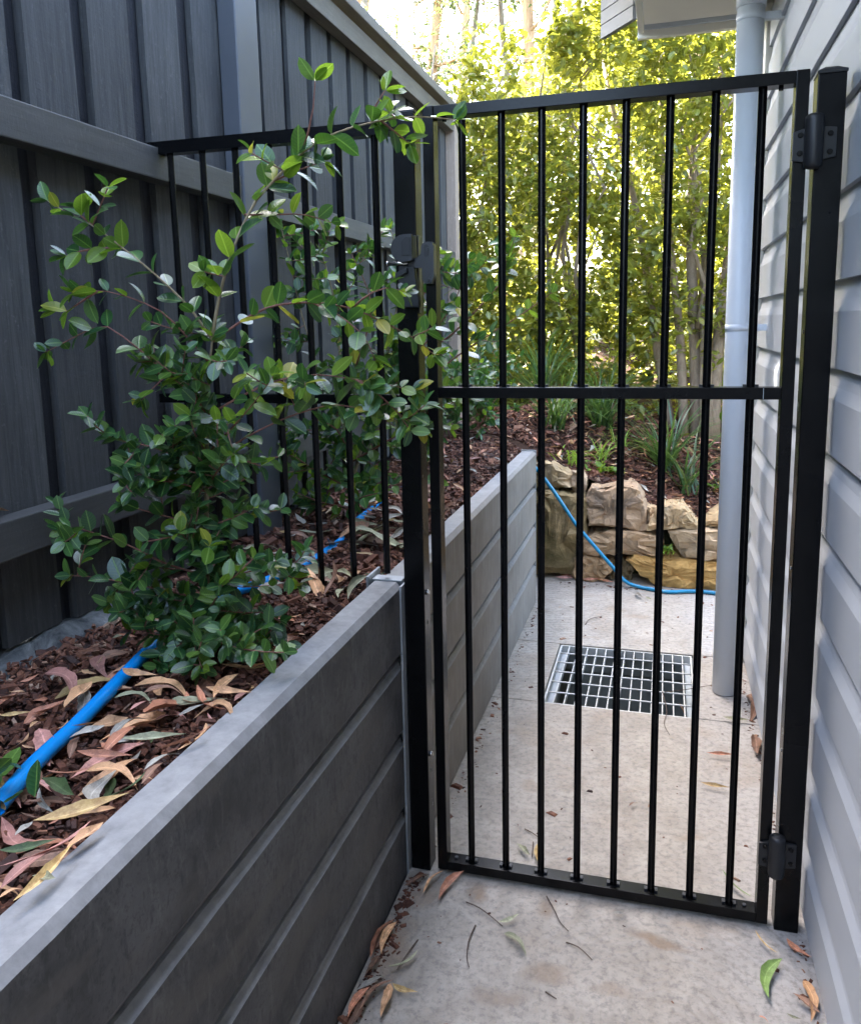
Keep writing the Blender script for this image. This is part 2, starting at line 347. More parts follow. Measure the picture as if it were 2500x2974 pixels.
M['hedge_leaf'] = leaf_mat('hedge_leaf', H, 0.45, 0.30, (0.50, 0.50, 0.05), 0.6)
M['gum_leaf'] = leaf_mat('gum_leaf', [(0, (0.02, 0.04, 0.022)), (0.6, (0.04, 0.07, 0.035)), (1, (0.09, 0.11, 0.045))], 0.3, 0.4, (0.25, 0.30, 0.08))
M['strap'] = leaf_mat('strap_leaf', [(0, (0.02, 0.055, 0.018)), (0.6, (0.04, 0.095, 0.03)), (0.92, (0.075, 0.14, 0.042)), (1, (0.25, 0.22, 0.12))], 0.25, 0.35, (0.25, 0.42, 0.05), vein=False)
M['weed'] = leaf_mat('weed_leaf', [(0, (0.07, 0.16, 0.015)), (1, (0.17, 0.26, 0.03))], 0.4, 0.5, (0.35, 0.5, 0.03))
def bark(name, a, b, rough=0.85, sc=(8, 8, 1.2)):
    t = NT(name); p = t.obj(); n = t.noise(t.map(p, sc), 3, 8, 0.7, 0.5)
    col = t.mix(t.ramp(n, [(0.35, 0), (0.65, 1)]), a, b)
    return t.done(t.bsdf(col, rough, 0, 0.3, t.bump(n, 0.5, 0.01)))
M['twig_bark'] = bark('shrub_bark', (0.20, 0.15, 0.09), (0.36, 0.29, 0.18), 0.7, (30, 30, 8))
M['twig_red'] = bark('young_red_stem', (0.15, 0.055, 0.045), (0.24, 0.11, 0.075), 0.55, (30, 30, 30))
M['hedge_bark'] = bark('hedge_bark', (0.15, 0.11, 0.075), (0.30, 0.235, 0.165))
M['gum_white'] = bark('pale_gum_bark', (0.62, 0.50, 0.42), (0.80, 0.74, 0.66), 0.7, (3, 3, 1.2))
M['gum_brown'] = bark('brown_gum_bark', (0.26, 0.15, 0.08), (0.48, 0.33, 0.19), 0.85, (6, 6, 0.8))
M['gum_dark'] = bark('grey_gum_bark', (0.12, 0.10, 0.08), (0.26, 0.22, 0.17), 0.85, (6, 6, 0.8))
M['dry_twig'] = bark('dry_twig', (0.42, 0.34, 0.24), (0.60, 0.52, 0.40), 0.8, (8, 8, 8))
M['brown_twig'] = bark('fallen_twig', (0.06, 0.04, 0.03), (0.14, 0.10, 0.08), 0.8, (40, 40, 40))
def litter(name, a, b, spot):
    t = NT(name); r = t.objrand(); p = t.obj()
    n = t.noise(t.map(p, (25, 8, 25)), 3, 6, 0.7)
    col = t.mix(t.ramp(n, [(0.3, 0), (0.7, 1)]), a, b)
    sp = t.ramp(t.noise(p, 230, 3, 0.6), [(0.64, 0), (0.72, 0.8)])
    col = t.mix(sp, col, spot)
    au = t.math('ABSOLUTE', t.n('ShaderNodeAttribute', attribute_name='lu').outputs['Fac'])
    col = t.mix(t.math('MULTIPLY', t.ramp(au, [(0.03, 1), (0.12, 0)]), 0.55), col, tuple(min(1, x*1.5+0.04) for x in b))
    col = t.mix(t.math('MULTIPLY', t.ramp(t.noise(p, 5.0, 4, 0.7), [(0.5, 0), (0.66, 1)]), 0.6), col, spot)
    hs = t.n('ShaderNodeHueSaturation'); t.l(col, hs.inputs['Color']); t.l(t.math('ADD', t.math('MULTIPLY', r, 0.6), 0.7), hs.inputs['Value'])
    return t.done(t.bsdf(hs.outputs[0], 0.5, 0, 0.4, t.bump(n, 0.3, 0.003)))
M['lit_salmon'] = litter('litter_salmon', (0.44, 0.165, 0.09), (0.60, 0.27, 0.15), (0.12, 0.05, 0.03))
M['lit_tan'] = litter('litter_tan', (0.48, 0.25, 0.12), (0.66, 0.39, 0.20), (0.15, 0.07, 0.03))
M['lit_brown'] = litter('litter_brown', (0.16, 0.08, 0.05), (0.30, 0.165, 0.10), (0.05, 0.03, 0.02))
M['lit_pink'] = litter('litter_pink', (0.38, 0.165, 0.125), (0.52, 0.26, 0.20), (0.10, 0.04, 0.03))
M['lit_yellow'] = litter('litter_yellow', (0.44, 0.28, 0.10), (0.58, 0.42, 0.18), (0.20, 0.09, 0.03))
M['lit_grey'] = litter('litter_grey', (0.26, 0.235, 0.19), (0.42, 0.39, 0.32), (0.12, 0.10, 0.08))
M['lit_olive'] = litter('litter_olive', (0.23, 0.235, 0.135), (0.37, 0.36, 0.22), (0.12, 0.11, 0.07))
M['lit_green'] = litter('litter_green', (0.05, 0.085, 0.03), (0.10, 0.15, 0.05), (0.03, 0.05, 0.02))
M['lit_bright'] = litter('litter_bright_green', (0.16, 0.27, 0.06), (0.25, 0.36, 0.11), (0.10, 0.15, 0.04))
def ground_mat():
    t = NT('garden_ground'); p = t.pos(); n = t.noise(p, 1.4, 6, 0.7)
    col = t.mix(t.ramp(n, [(0.4, 0), (0.6, 1)]), (0.06, 0.042, 0.026), (0.06, 0.085, 0.025))
    return t.done(t.bsdf(col, 0.95, 0, 0.2))
M['ground'] = ground_mat()

# ================================================================== SETTING
def hnoise(x, y): return 0.5*math.sin(x*7.1+1.3)*math.sin(y*5.3+0.4) + 0.3*math.sin(x*17.3+y*13.1) + 0.2*math.sin(x*31.0-y*27.0+2)
def bed_h(x, y):
    left = 0.705 + 0.02*max(0, y-2.0)
    right = float(np.interp(x, [-0.75, -0.45, -0.2, 0.0, 0.2, 0.5, 3.0], [0.68, 0.54, 0.455, 0.37, 0.31, 0.26, 0.26]))
    right += 0.26*min(1.0, max(0, (y-4.36)/0.9)) + 0.07*max(0, y-5.2)
    s = min(1, max(0, (x+0.95)/0.35)); s = s*s*(3-2*s)
    if y < 3.8: s = 0
    return left*(1-s) + right*s + 0.010*hnoise(x, y)
GX0, GX1, GY0, GY1 = -0.395, 0.135, 2.742, 3.292        # opening of the drain pit
V = []; F = []
for y in (-400, GY0-0.03, GY1+0.03, 400):
    for x in (-400, GX0-0.03, GX1+0.03, 400): V.append((x, y, -0.12))
for j in range(3):
    for i in range(3):
        if (i, j) != (1, 1): F.append((j*4+i, j*4+i+1, (j+1)*4+i+1, (j+1)*4+i))
tag(link('ground', mesh_from('ground', V, F, M['ground'])), kind='structure')
# far hillside ground rising behind the beds
def grid(name, x0, x1, nx, y0, y1, ny, hf, keep, mat, smooth=True):
    V = []; F = []; xs = np.linspace(x0, x1, nx); ys = np.linspace(y0, y1, ny)
    for j in range(ny):
        for i in range(nx): V.append((xs[i], ys[j], hf(xs[i], ys[j])))
    for j in range(ny-1):
        for i in range(nx-1):
            if keep((xs[i]+xs[i+1])/2, (ys[j]+ys[j+1])/2): F.append((j*nx+i, j*nx+i+1, (j+1)*nx+i+1, (j+1)*nx+i))
    me = mesh_from(name, V, F, mat, smooth); return tag(link(name, me), kind='structure')
grid('garden_bed', -1.26, -0.648, 30, -3.2, 4.34, 180, bed_h, lambda x, y: True, M['soil'])
grid('garden_slope', -7.0, 6.0, 130, 4.32, 12.0, 90, bed_h, lambda x, y: True, M['soil'])
grid('hillside', -60, 60, 60, 11.9, 140, 60, lambda x, y: 1.05 + 0.10*(y-12)*0.3 + 0.4*hnoise(x*0.05, y*0.05), lambda x, y: True, M['ground'])
grid('neighbour_ground', -60, -1.30, 40, -40, 12.0, 40, lambda x, y: 0.66 + 0.03*hnoise(x, y), lambda x, y: True, M['ground'])

# paving slab with the opening for the pit; three panels separated by narrow control joints
path = tag(bpy.data.objects.new('path', None), kind='structure'); C.objects.link(path)
def slab(x0, x1, y0, y1):
    MB().box(x0, x1, y0, y1, -0.10, 0.0, 0.003).build('slab', M['paving'], path)
PX0, PX1 = -0.585, 0.345
slab(PX0, PX1, -3.4, 2.738)
slab(PX0, GX0-0.004, 2.742, 3.294); slab(GX1+0.004, PX1, 2.742, 3.294)
slab(PX0-0.10, PX1+1.5, 3.298, 4.36)
# dark bed under the joints, open over the pit
for (a, b, c, d) in ((-0.70, GX0, -3.5, 4.4), (GX1, 2.0, -3.5, 4.4), (GX0, GX1, -3.5, GY0), (GX0, GX1, GY1, 4.4)):
    MB().box(a, b, c, d, -0.118, -0.014).build('joint_fill', M['pit'], path)
pit = MB()
for (a, b, c, d) in ((GX0-0.06, GX0, GY0-0.06, GY1+0.06), (GX1, GX1+0.06, GY0-0.06, GY1+0.06), (GX0, GX1, GY0-0.06, GY0), (GX0, GX1, GY1, GY1+0.06)):
    pit.box(a, b, c, d, -0.75, -0.112)
pit.box(GX0-0.06, GX1+0.06, GY0-0.06, GY1+0.06, -0.80, -0.75)
tag(pit.build('drain_pit', M['pit']), kind='structure')
# ------------------------------------------------------------------ drain grate
gr = thing('drain_grate', 'galvanised steel grid grate over a dark drain pit in the concrete path', 'grate', (-0.13, 3.02, 0))
ZG = -0.004
fr = MB()
for (a, b, c, d) in ((GX0+0.002, GX0+0.008, GY0+0.002, GY1-0.002), (GX1-0.008, GX1-0.002, GY0+0.002, GY1-0.002), (GX0+0.008, GX1-0.008, GY0+0.002, GY0+0.008), (GX0+0.008, GX1-0.008, GY1-0.008, GY1-0.002)):
    fr.box(a, b, c, d, ZG-0.03, ZG)
fr.build('frame', M['grate_steel'], gr)
lg = MB()
for (a, b, c, d) in ((GX0+0.0005, GX0+0.03, GY0, GY1), (GX1-0.03, GX1-0.0005, GY0, GY1)): lg.box(a, b, c, d, ZG-0.036, ZG-0.031)
lg.build('angle_ledge', M['galv'], gr)
nb = 14
for i in range(1, nb):
    x = GX0 + (GX1-GX0)*i/nb
    MB().box(x-0.002, x+0.002, GY0+0.008, GY1-0.008, ZG-0.028, ZG-0.001).build('bearing_bar', M['grate_steel'], gr)
for i in range(1, 6):
    y = GY0 + (GY1-GY0)*i/6
    MB().tube([(GX0+0.008+(GX1-GX0-0.016)*k/28, y, ZG+0.0005+0.0008*(k % 2)) for k in range(29)], 0.0032, 6).build('cross_rod', M['grate_steel'], gr)

# ------------------------------------------------------------------ retaining wall of concrete sleepers
rw = thing('retaining_wall', 'low retaining wall of stacked grey concrete sleepers beside the path', 'retaining wall', (-0.62, 1.0, 0))
def sleeper(xf, y0, y1, z0, z1, mat, ch=(0.012, 0.012), th=0.066):
    cx, cz = ch
    prof = [(xf, z0+0.024), (xf, z1-cz), (xf-cx, z1), (xf-th, z1), (xf-th, z0), (xf-0.0145, z0)]
    mb = MB(); ny = max(2, int((y1-y0)/0.05)); ys = np.linspace(y0, y1, ny+1); rings = []
    r = random.Random(int(z0*1000)+int(y0*10))
    for y in ys:
        j = [r.gauss(0, 0.00025) for _ in prof]
        rings.append([mb.bm.verts.new((p[0]+j[i], y, p[1]+j[-i-1]*0.8)) for i, p in enumerate(prof)])
    n = len(prof)
    for a, b in zip(rings, rings[1:]):
        for i in range(n): mb.bm.faces.new((a[i], b[i], b[(i+1) % n], a[(i+1) % n]))
    mb.bm.faces.new(rings[0][::-1]); mb.bm.faces.new(rings[-1])
    return mb.build('sleeper', mat, rw)
zs = [-0.04, 0.157, 0.354, 0.552, 0.75]
for a, b in zip(zs, zs[1:]): sleeper(-0.588, -3.1, 1.757, a+0.003, b-0.003, M['sleeper'])
zs = [-0.02, 0.19, 0.382, 0.572, 0.748]
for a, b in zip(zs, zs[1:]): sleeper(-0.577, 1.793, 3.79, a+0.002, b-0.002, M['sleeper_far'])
h = MB()   # galvanised H post the sleepers slide into
h.box(-0.5865, -0.582, 1.737, 1.757, -0.05, 0.742); h.box(-0.5865, -0.582, 1.7575, 1.845, -0.05, 0.742)
h.box(-0.666, -0.588, 1.772, 1.778, -0.05, 0.747); h.box(-0.668, -0.6625, 1.735, 1.82, -0.05, 0.762); h.box(-0.66, -0.588, 1.7575, 1.7925, 0.748, 0.751)
h.build('steel_post', M['galv'], rw)
h = MB(); h.box(-0.585, -0.578, 3.792, 3.80, -0.05, 0.75); h.box(-0.648, -0.585, 3.7925, 3.798, -0.05, 0.752); h.build('end_plate', M['galv'], rw)

# ------------------------------------------------------------------ paling fence
fe = thing('paling_fence', 'tall dark stained timber paling fence with rails, post and capping behind the raised bed', 'fence', (-1.2, 2.3, 0.72))
ZB, ZT = 0.735, 2.475
edges = []      # front palings [y0, y1]
y = 2.029
for w, gp in ((0.168, 0.056), (0.150, 0.063), (0.146, 0.057), (0.145, 0.055), (0.150, 0.05), (0.145, 0.06), (0.15, 0.055), (0.15, 0.055), (0.15, 0.055), (0.15, 0.055), (0.15, 0.055)):
    edges.append((y, y+w)); y -= (w+gp-0.007)
while y > -3.0:
    edges.append((y, y+0.15)); y -= 0.2
rp = random.Random(3)
front = [(a, b) for a, b in edges] + [(2.42+i*0.190, 2.42+i*0.190+0.150) for i in range(12)]
front.append((2.23, 2.385))
def board(x0, x1, y0, y1, z0, z1, mat, name, seed):
    r = random.Random(seed); mb = MB(); n = 18; zz = [z0+(z1-z0)*i/n for i in range(n+1)]; R = []
    a = r.uniform(0, 6); bow = r.uniform(-0.0015, 0.0015)
    for z in zz:
        dl = 0.0018*math.sin(a+z*5)+r.gauss(0, 0.0007); dr = 0.0018*math.sin(a*2+z*4)+r.gauss(0, 0.0007); dx = bow*math.sin(z*2)+0.001*math.sin(a+z*3)
        R.append([mb.bm.verts.new(p) for p in ((x0, y0+dl, z), (x0, y1+dr, z), (x1+dx, y1+dr-0.0015, z), (x1+dx, y0+dl+0.0015, z))])
    for p, q in zip(R, R[1:]):
        for i in range(4): mb.bm.faces.new((p[i], p[(i+1) % 4], q[(i+1) % 4], q[i]))
    mb.bm.faces.new(R[0]); mb.bm.faces.new(R[-1])
    return mb.build(name, mat, fe)
for i, (a, b) in enumerate(front): board(-1.234+rp.uniform(-.001,.002), -1.216+rp.uniform(-.002,.001), a, b, ZB+rp.uniform(-0.02, 0.02), ZT, M['paling'], 'paling', i)
srt = sorted(front)
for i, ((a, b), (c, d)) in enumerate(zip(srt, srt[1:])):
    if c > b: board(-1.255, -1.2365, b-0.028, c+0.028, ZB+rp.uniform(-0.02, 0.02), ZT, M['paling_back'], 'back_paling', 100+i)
def rail(y0, y1, z0, z1, mt='rail_timber'): MB().box(-1.2135, -1.165, y0, y1, z0, z1, 0.003).build('rail', M[mt], fe)
for z0, z1 in ((1.703, 1.777), (0.93, 1.005)):
    rail(-3.0, 2.158, z0, z1); rail(2.292, 4.62, z0-0.02, z1-0.02)
rail(-3.0, 2.158, 2.43, 2.505, 'cap_timber'); rail(2.292, 4.62, 2.415, 2.49, 'cap_timber')
MB().box(-1.2145, -1.159, 2.16, 2.29, 0.40, 2.505, 0.004).build('post', M['fence_post'], fe)
MB().box(-1.2145, -1.159, 4.622, 4.70, 0.40, 2.49, 0.004).build('post', M['end_timber'], fe)
MB().box(-1.275, -1.135, -3.0, 4.72, 2.508, 2.55, 0.004).build('capping', M['cap_timber'], fe)
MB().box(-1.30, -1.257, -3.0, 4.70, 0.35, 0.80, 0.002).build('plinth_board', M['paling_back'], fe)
kb = MB(); ys = np.linspace(-0.3, 2.12, 70); R = []
for yv in ys:
    w = 0.085+0.022*hnoise(yv*2, 1)+rnd.uniform(-.008, .008); t = 0.735+0.012*hnoise(yv*3, 2)
    if yv > 1.55: t -= (yv-1.55)*0.12
    R.append([kb.bm.verts.new(p) for p in ((-1.262, yv, 0.6), (-1.262, yv, t), (-1.262+w*0.7, yv, t-0.004+rnd.uniform(-.004,.004)), (-1.262+w, yv, t-0.02+rnd.uniform(-.006,.006)), (-1.262+w*1.25, yv, 0.69))])
for p, q in zip(R, R[1:]):
    for i in range(4): kb.bm.faces.new((p[i], p[i+1], q[i+1], q[i]))
tag(kb.build('concrete_footing', M['kerb'], None, True), 'rough concrete footing strip under the fence palings', 'footing')

# ------------------------------------------------------------------ house wall
XH = 0.327
ho = thing('house', 'pale blue grey weatherboard house wall with white eave along the path', 'house', (1.0, 1.5, 0))
E_ = 0.1745
k = -2
z = 1.77 + 4*E_
YH0, YH1 = -3.2, 3.27
while z > -0.12:
    z0, z1 = z, z+E_
    if z0 < 0.012: z0 = 0.012
    if z1 > 2.44: z1 = 2.44
    if z1 - z0 > 0.03:
        prof = [(XH, z0)]
        zt = z+0.112
        if z1 > zt:
            prof.append((XH, max(zt, z0+0.001)))
            for q in range(1, 4):
                f = q/3; zz = zt+(E_-0.112+0.010)*f
                if zz < z1+0.012: prof.append((XH+0.0125*(1-(1-f)**2.0)*0.95+0.0005, zz))
        else: prof.append((XH, z1))
        top = prof[-1][1]
        prof += [(XH+0.030, top), (XH+0.030, z0), (XH+0.012, z0)]
        MB().prism(prof, 'y', YH0, YH1).build('weatherboard', M['house_paint'], ho)
    z -= E_
MB().box(XH-0.012, XH+0.06, 3.2705, 3.345, 0.0, 2.44, 0.003).build('corner_board', M['trim_paint'], ho)
MB().box(XH+0.036, 6.0, -4.0, 3.335, -0.05, 2.6).build('wall_core', M['house_paint'], ho)
ev = MB().box(-0.105, 6.2, -4.2, 3.395, 2.452, 2.462).build('soffit', M['trim_paint'], ho)
MB().box(-0.128, -0.107, -4.2, 3.39, 2.425, 2.62, 0.002).build('fascia', M['trim_paint'], ho)
MB().box(-0.13, 6.2, 3.397, 3.42, 2.408, 2.64, 0.002).build('barge_board', M['trim_paint'], ho)
MB().box(-0.106, 0.50, 3.386, 3.396, 2.436, 2.4515).build('soffit_bead', M['house_paint'], ho)
# clad eave return that turns away from the corner
def angled(o, ux, uy, s0, s1, t0, t1, z0, z1, mb):
    n = (uy, -ux)
    c = [(o[0]+ux*s+n[0]*t, o[1]+uy*s+n[1]*t) for s, t in ((s0,t0),(s1,t0),(s1,t1),(s0,t1))]
    vs = [mb.bm.verts.new((p[0], p[1], zz)) for zz in (z0, z1) for p in c]
    for q in ((0,3,2,1),(4,5,6,7),(0,1,5,4),(1,2,6,5),(2,3,7,6),(3,0,4,7)): mb.bm.faces.new([vs[i] for i in q])
ret = None
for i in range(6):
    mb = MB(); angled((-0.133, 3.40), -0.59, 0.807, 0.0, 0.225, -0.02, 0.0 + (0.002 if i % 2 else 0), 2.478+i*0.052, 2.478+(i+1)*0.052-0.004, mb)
    mb.build('eave_cladding', M['eave_shade_tone'], ho)
rf = MB().prism([(-0.22, 2.63), (-0.22, 2.66), (3.0, 3.9), (6.2, 2.66), (6.2, 2.63), (3.0, 3.87)], 'y', -4.3, 3.46); rf.build('roof', M['roof'], ho)

cs = thing('reflection_blocker', 'added unseen dark timber screen behind the viewer that darkens gate reflections', 'screen', (-0.45, -3.3, 0))  # added out of view so the black gate reflects something dark
for i in range(9): MB().box(-1.28, 0.34, -3.33, -3.30, i*0.21+0.002, i*0.21+0.205, 0.002).build('plank', M['rail_timber'], cs)
for x in (-1.24, -0.45, 0.28): MB().box(x-0.04, x+0.04, -3.42, -3.332, 0, 1.92).build('post', M['rail_timber'], cs)
dp = thing('downpipe', 'pale blue grey painted round downpipe running down the house corner', 'downpipe', (0.238, 2.972, 0))
MB().tube([(0.238, 2.972, 0.004), (0.238, 2.972, 2.45)], 0.0425, 32).build('pipe', M['pipe_paint'], dp)
MB().tube([(0.238, 2.972, 2.33), (0.238, 2.972, 2.40)], 0.0455, 32).build('socket', M['pipe_paint'], dp)
for zz in (1.318, 2.30):
    b = MB().tube([(0.238, 2.972, zz-0.011), (0.238, 2.972, zz+0.011)], 0.0441, 32)
    b.box(0.275, 0.340, 2.962, 2.982, zz-0.011, zz+0.011); st = b.build('bracket', M['pipe_paint'], dp)

# ================================================================== GATE
GY = 1.758
GX0_, GX1_ = -0.5122, 0.2503
ga = thing('gate', 'black metal pedestrian gate of thin vertical bars with a middle rail', 'gate', (-0.13, GY, 0.0))
def bxp(name, mat, parent, *a, bevel=0.0015): return MB().box(*a, bevel).build(name, mat, parent)
T = 0.024; DG = 0.038
for x0 in (GX0_, GX1_-T): bxp('stile', M['black'], ga, x0, x0+T, GY, GY+DG, 0.0106, 1.8106)
rails = {}
for nm, z0, z1 in (('top_rail', 1.7866, 1.8100), ('middle_rail', 1.1855, 1.2100), ('bottom_rail', 0.0110, 0.0345)):
    rails[nm] = bxp(nm, M['black'], ga, GX0_+T+0.0003, GX1_-T-0.0003, GY+0.0004, GY+DG-0.0004, z0, z1)
def diamond(mb, x, y, z0, z1, r=0.0083):
    b = 0.0022
    prof = []
    for k in range(4):
        a = k*math.pi/2; a1 = a-0.17; a2 = a+0.17
        prof += [(x+r*math.cos(a1)*0.98, y+r*math.sin(a1)*0.98), (x+r*math.cos(a2)*0.98, y+r*math.sin(a2)*0.98)]
    return mb.prism(prof, 'z', z0, z1)
for i in range(8):
    x = (-0.427+0.0851*i)*1.006
    bar = diamond(diamond(MB(), x, GY+DG/2, 0.0347, 1.1853), x, GY+DG/2, 1.2102, 1.7864).build('bar', M['black'], ga)
    c = MB()
    for zz in (0.0347, 1.2102):
        for s in (-1, 1): c.box(x+s*0.0115-0.0035, x+s*0.0115+0.0035, GY+DG/2-0.006, GY+DG/2+0.006, zz, zz+0.005)
    sub(c, 'bar_clip', M['black_plastic'], bar)
for x in (GX0_+T+0.020, GX1_-T-0.024):
    s = MB().tube([(x, GY+0.019, 0.0345), (x, GY+0.019, 0.0385)], 0.0045, 10); sub(s, 'screw', M['alu_black'], rails['bottom_rail'])
    s = MB().tube([(x, GY+0.019, 1.780), (x, GY+0.019, 1.7866)], 0.0045, 10); sub(s, 'screw', M['black'], rails['top_rail'])
s = MB().box(GX1_-T-0.034, GX1_-T-0.033, GY-0.0003, GY+0.004, 1.187, 1.2085); sub(s, 'joint_line', M['galv'], rails['middle_rail'])
# hinges: gate leaf plate, post leaf plate, rounded barrel, four screws
def hinge(zc, hh):
    xg = GX1_; xp = 0.2636
    root = MB().prism([(xg-T-0.002, zc+hh*0.42), (xg-T-0.002, zc-hh*0.62), (xg+0.002, zc-hh*0.72), (xg+0.006, zc+hh*0.62)], 'y', GY-0.007, GY-0.0003, 0.001).build('hinge', M['black_plastic'], ga)
    b = MB(); xc = (xg+xp)/2+0.003; pts = []; rad = []
    for t, r in ((-1.0, 0.004), (-0.97, 0.011), (-0.90, 0.0155), (-0.8, 0.017), (0.8, 0.017), (0.92, 0.0165), (0.98, 0.013), (1.0, 0.011)):
        pts.append((xc, GY-0.016, zc+hh*t)); rad.append(r)
    b.tube(pts, rad, 20); sub(b, 'barrel', M['black_plastic'], root, True)
    b = MB().prism([(xp-0.004, zc+hh*0.62), (xp+0.037, zc+hh*0.52), (xp+0.037, zc-hh*0.55), (xp-0.004, zc-hh*0.7)], 'y', GY-0.007, GY-0.0006, 0.001); sub(b, 'post_plate', M['black_plastic'], root)
    for x, z in ((xg-0.013, zc+hh*0.30), (xg-0.013, zc-hh*0.36), (xp+0.026, zc+hh*0.30), (xp+0.026, zc-hh*0.36)):
        b = MB().tube([(x, GY-0.0072, z), (x, GY-0.0105, z)], [0.0055, 0.0045], 12); sub(b, 'screw', M['black'], root)
hinge(1.675, 0.050); hinge(0.190, 0.050)
# striker on the gate stile, facing the post
lb = MB()
xs0 = GX0_+0.001
lb.prism([(xs0-0.003, 1.521), (xs0+0.004, 1.527), (xs0+T-0.004, 1.527), (xs0+T, 1.520), (xs0+T, 1.455), (xs0+T-0.006, 1.438), (xs0+0.003, 1.438), (xs0-0.002, 1.446), (xs0-0.003, 1.472), (xs0-0.034, 1.474), (xs0-0.034, 1.492), (xs0-0.012, 1.495), (xs0-0.005, 1.503)], 'y', GY-0.020, GY-0.0005)
st = lb.build('striker', M['alu_black'], ga)
b = MB().prism([(xs0+0.008+0.0055*math.cos(a), 1.508+(0.008 if math.sin(a) > 0 else -0.008)+0.0055*math.sin(a)) for a in [i*2*math.pi/18 for i in range(18)]], 'y', GY-0.0212, GY-0.0195)
sub(b, 'slot', M['black_plastic'], st)
for zz in (1.512, 1.447): sub(MB().tube([(xs0+0.011, GY-0.0235, zz), (xs0+0.011, GY-0.0200, zz)], 0.0035, 12), 'screw', M['alu_black'], st)
b = MB().tube([(xs0-0.028, GY-0.012, 1.483), (xs0-0.083, GY-0.012, 1.484)], 0.0042, 14); b.tube([(xs0-0.083, GY-0.012, 1.484), (xs0-0.086, GY-0.012, 1.484)], 0.006, 14); b.tube([(xs0-0.045, GY-0.012, 1.483), (xs0-0.048, GY-0.012, 1.483)], 0.0065, 14)
sub(b, 'pin', M['steel'], st)

# ------------------------------------------------------------------ gate posts
def gate_post(x0, x1, ztop, label):
    p = thing('gate_post', label, 'gate post', ((x0+x1)/2, GY+0.025, 0), None)
    bxp('shaft', M['black'], p, x0, x1, GY, GY+0.050, 0.0005, ztop, bevel=0.002)
    c = MB(); e = 0.0012; a = [(x0-e, GY-e), (x1+e, GY-e), (x1+e, GY+0.05+e), (x0-e, GY+0.05+e)]
    lo = [c.bm.verts.new((*q, ztop+0.0003)) for q in a]; md = [c.bm.verts.new((*q, ztop+0.005)) for q in a]
    i_ = 0.014; b_ = [(x0+i_, GY+i_), (x1-i_, GY+i_), (x1-i_, GY+0.05-i_), (x0+i_, GY+0.05-i_)]; hi = [c.bm.verts.new((*q, ztop+0.014)) for q in b_]
    c.bm.faces.new(lo[::-1]); c.bm.faces.new(hi)
    for A, B in ((lo, md), (md, hi)):
        for i in range(4): c.bm.faces.new((A[i], A[(i+1) % 4], B[(i+1) % 4], B[i]))
    c.build('cap', M['black_plastic'], p); return p
pl = gate_post(-0.5806, -0.5316, 1.802, 'square black gate post carrying the round latch beside the sleeper wall')
pr = gate_post(0.2640, 0.3140, 1.800, 'square black gate post with two hinges against the weatherboard wall')
for z, r in ((0.72, 0.0055), (0.305, 0.0055)):
    MB().tube([(-0.5316, GY+0.022, z), (-0.5285, GY+0.022, z), (-0.5255, GY+0.022, z)], [r*1.25, r*1.25, r], 6).build('bolt', M['steel'], pl)
for z in (0.645, 0.262):
    MB().tube([(-0.53155, GY+0.022, z), (-0.5313, GY+0.022, z)], 0.005, 12).build('bolt_hole', M['pit'], pl)
for z in (1.32, 0.83, 0.42): MB().tube([(0.2640, GY+0.022, z), (0.2622, GY+0.022, z)], 0.004, 8).build('screw', M['steel'], pr)
# latch body: two rounded plates with a gap, and a long housing below
def dplate(y0, y1, mb):
    zc, r = 1.513, 0.030; xr = -0.5305
    pts = [(xr, zc+r), (xr, zc-0.026)]
    for i in range(11):
        a = math.radians(-100-i*17); pts.append((xr-0.018+r*math.cos(a), zc+r*math.sin(a)))
    mb.prism(pts, 'y', y0, y1, 0.001)
lt = MB(); dplate(GY-0.012, GY-0.0006, lt); dplate(GY-0.040, GY-0.030, lt); lt.box(-0.560, -0.5312, GY-0.0302, GY-0.0118, 1.493, 1.540)
la = lt.build('latch', M['alu_black'], pl)
sub(MB().prism([(-0.553, 1.498), (-0.5325, 1.498), (-0.5325, 1.537), (-0.545, 1.537), (-0.553, 1.527)], 'y', GY-0.0425, GY-0.0403, 0.0008), 'face_plate', M['black_plastic'], la)
sub(MB().box(-0.566, -0.556, GY-0.030, GY-0.012, 1.500, 1.508), 'catch', M['steel'], la)
b = MB().prism([(-0.567, 1.478), (-0.5325, 1.478), (-0.5235, 1.40), (-0.5235, 1.388), (-0.560, 1.388), (-0.570, 1.43)], 'y', GY-0.022, GY-0.0005, 0.002); sub(b, 'housing', M['black_plastic'], la)
b = MB().prism([(-0.572, 1.462), (-0.545, 1.473), (-0.545, 1.463), (-0.572, 1.45)], 'y', GY-0.034, GY-0.0225, 0.001); sub(b, 'lever', M['alu_black'], la)
b = MB().box(-0.5314, -0.5285, GY+0.004, GY+0.026, 1.375, 1.545, 0.001); sub(b, 'side_plate', M['alu_black'], la)
b = MB().tube([(-0.562, GY-0.0225, 1.435), (-0.562, GY-0.026, 1.435)], 0.007, 14); sub(b, 'lock_barrel', M['steel'], la)

# ------------------------------------------------------------------ infill panel between post and fence
pn = thing('fence_panel', 'black metal bar infill panel between gate post and paling fence', 'fence panel', (-0.87, GY, 0.70))
t = MB().box(-1.1645, -0.5812, GY, GY+0.030, 1.7615, 1.7788); t.box(-1.212, -0.5812, GY, GY+0.030, 1.7790, 1.790); t.build('top_rail', M['black'], pn)
bxp('middle_rail', M['black'], pn, -1.2125, -0.5812, GY+0.002, GY+0.028, 1.1705, 1.1925)
for i in range(7):
    x = (-1.138+0.0855*i)*1.004
    zb = 0.62 if i < 6 else 0.7625
    diamond(diamond(MB(), x, GY+0.015, zb, 1.1703), x, GY+0.015, 1.1927, 1.7613).build('bar', M['black'], pn)

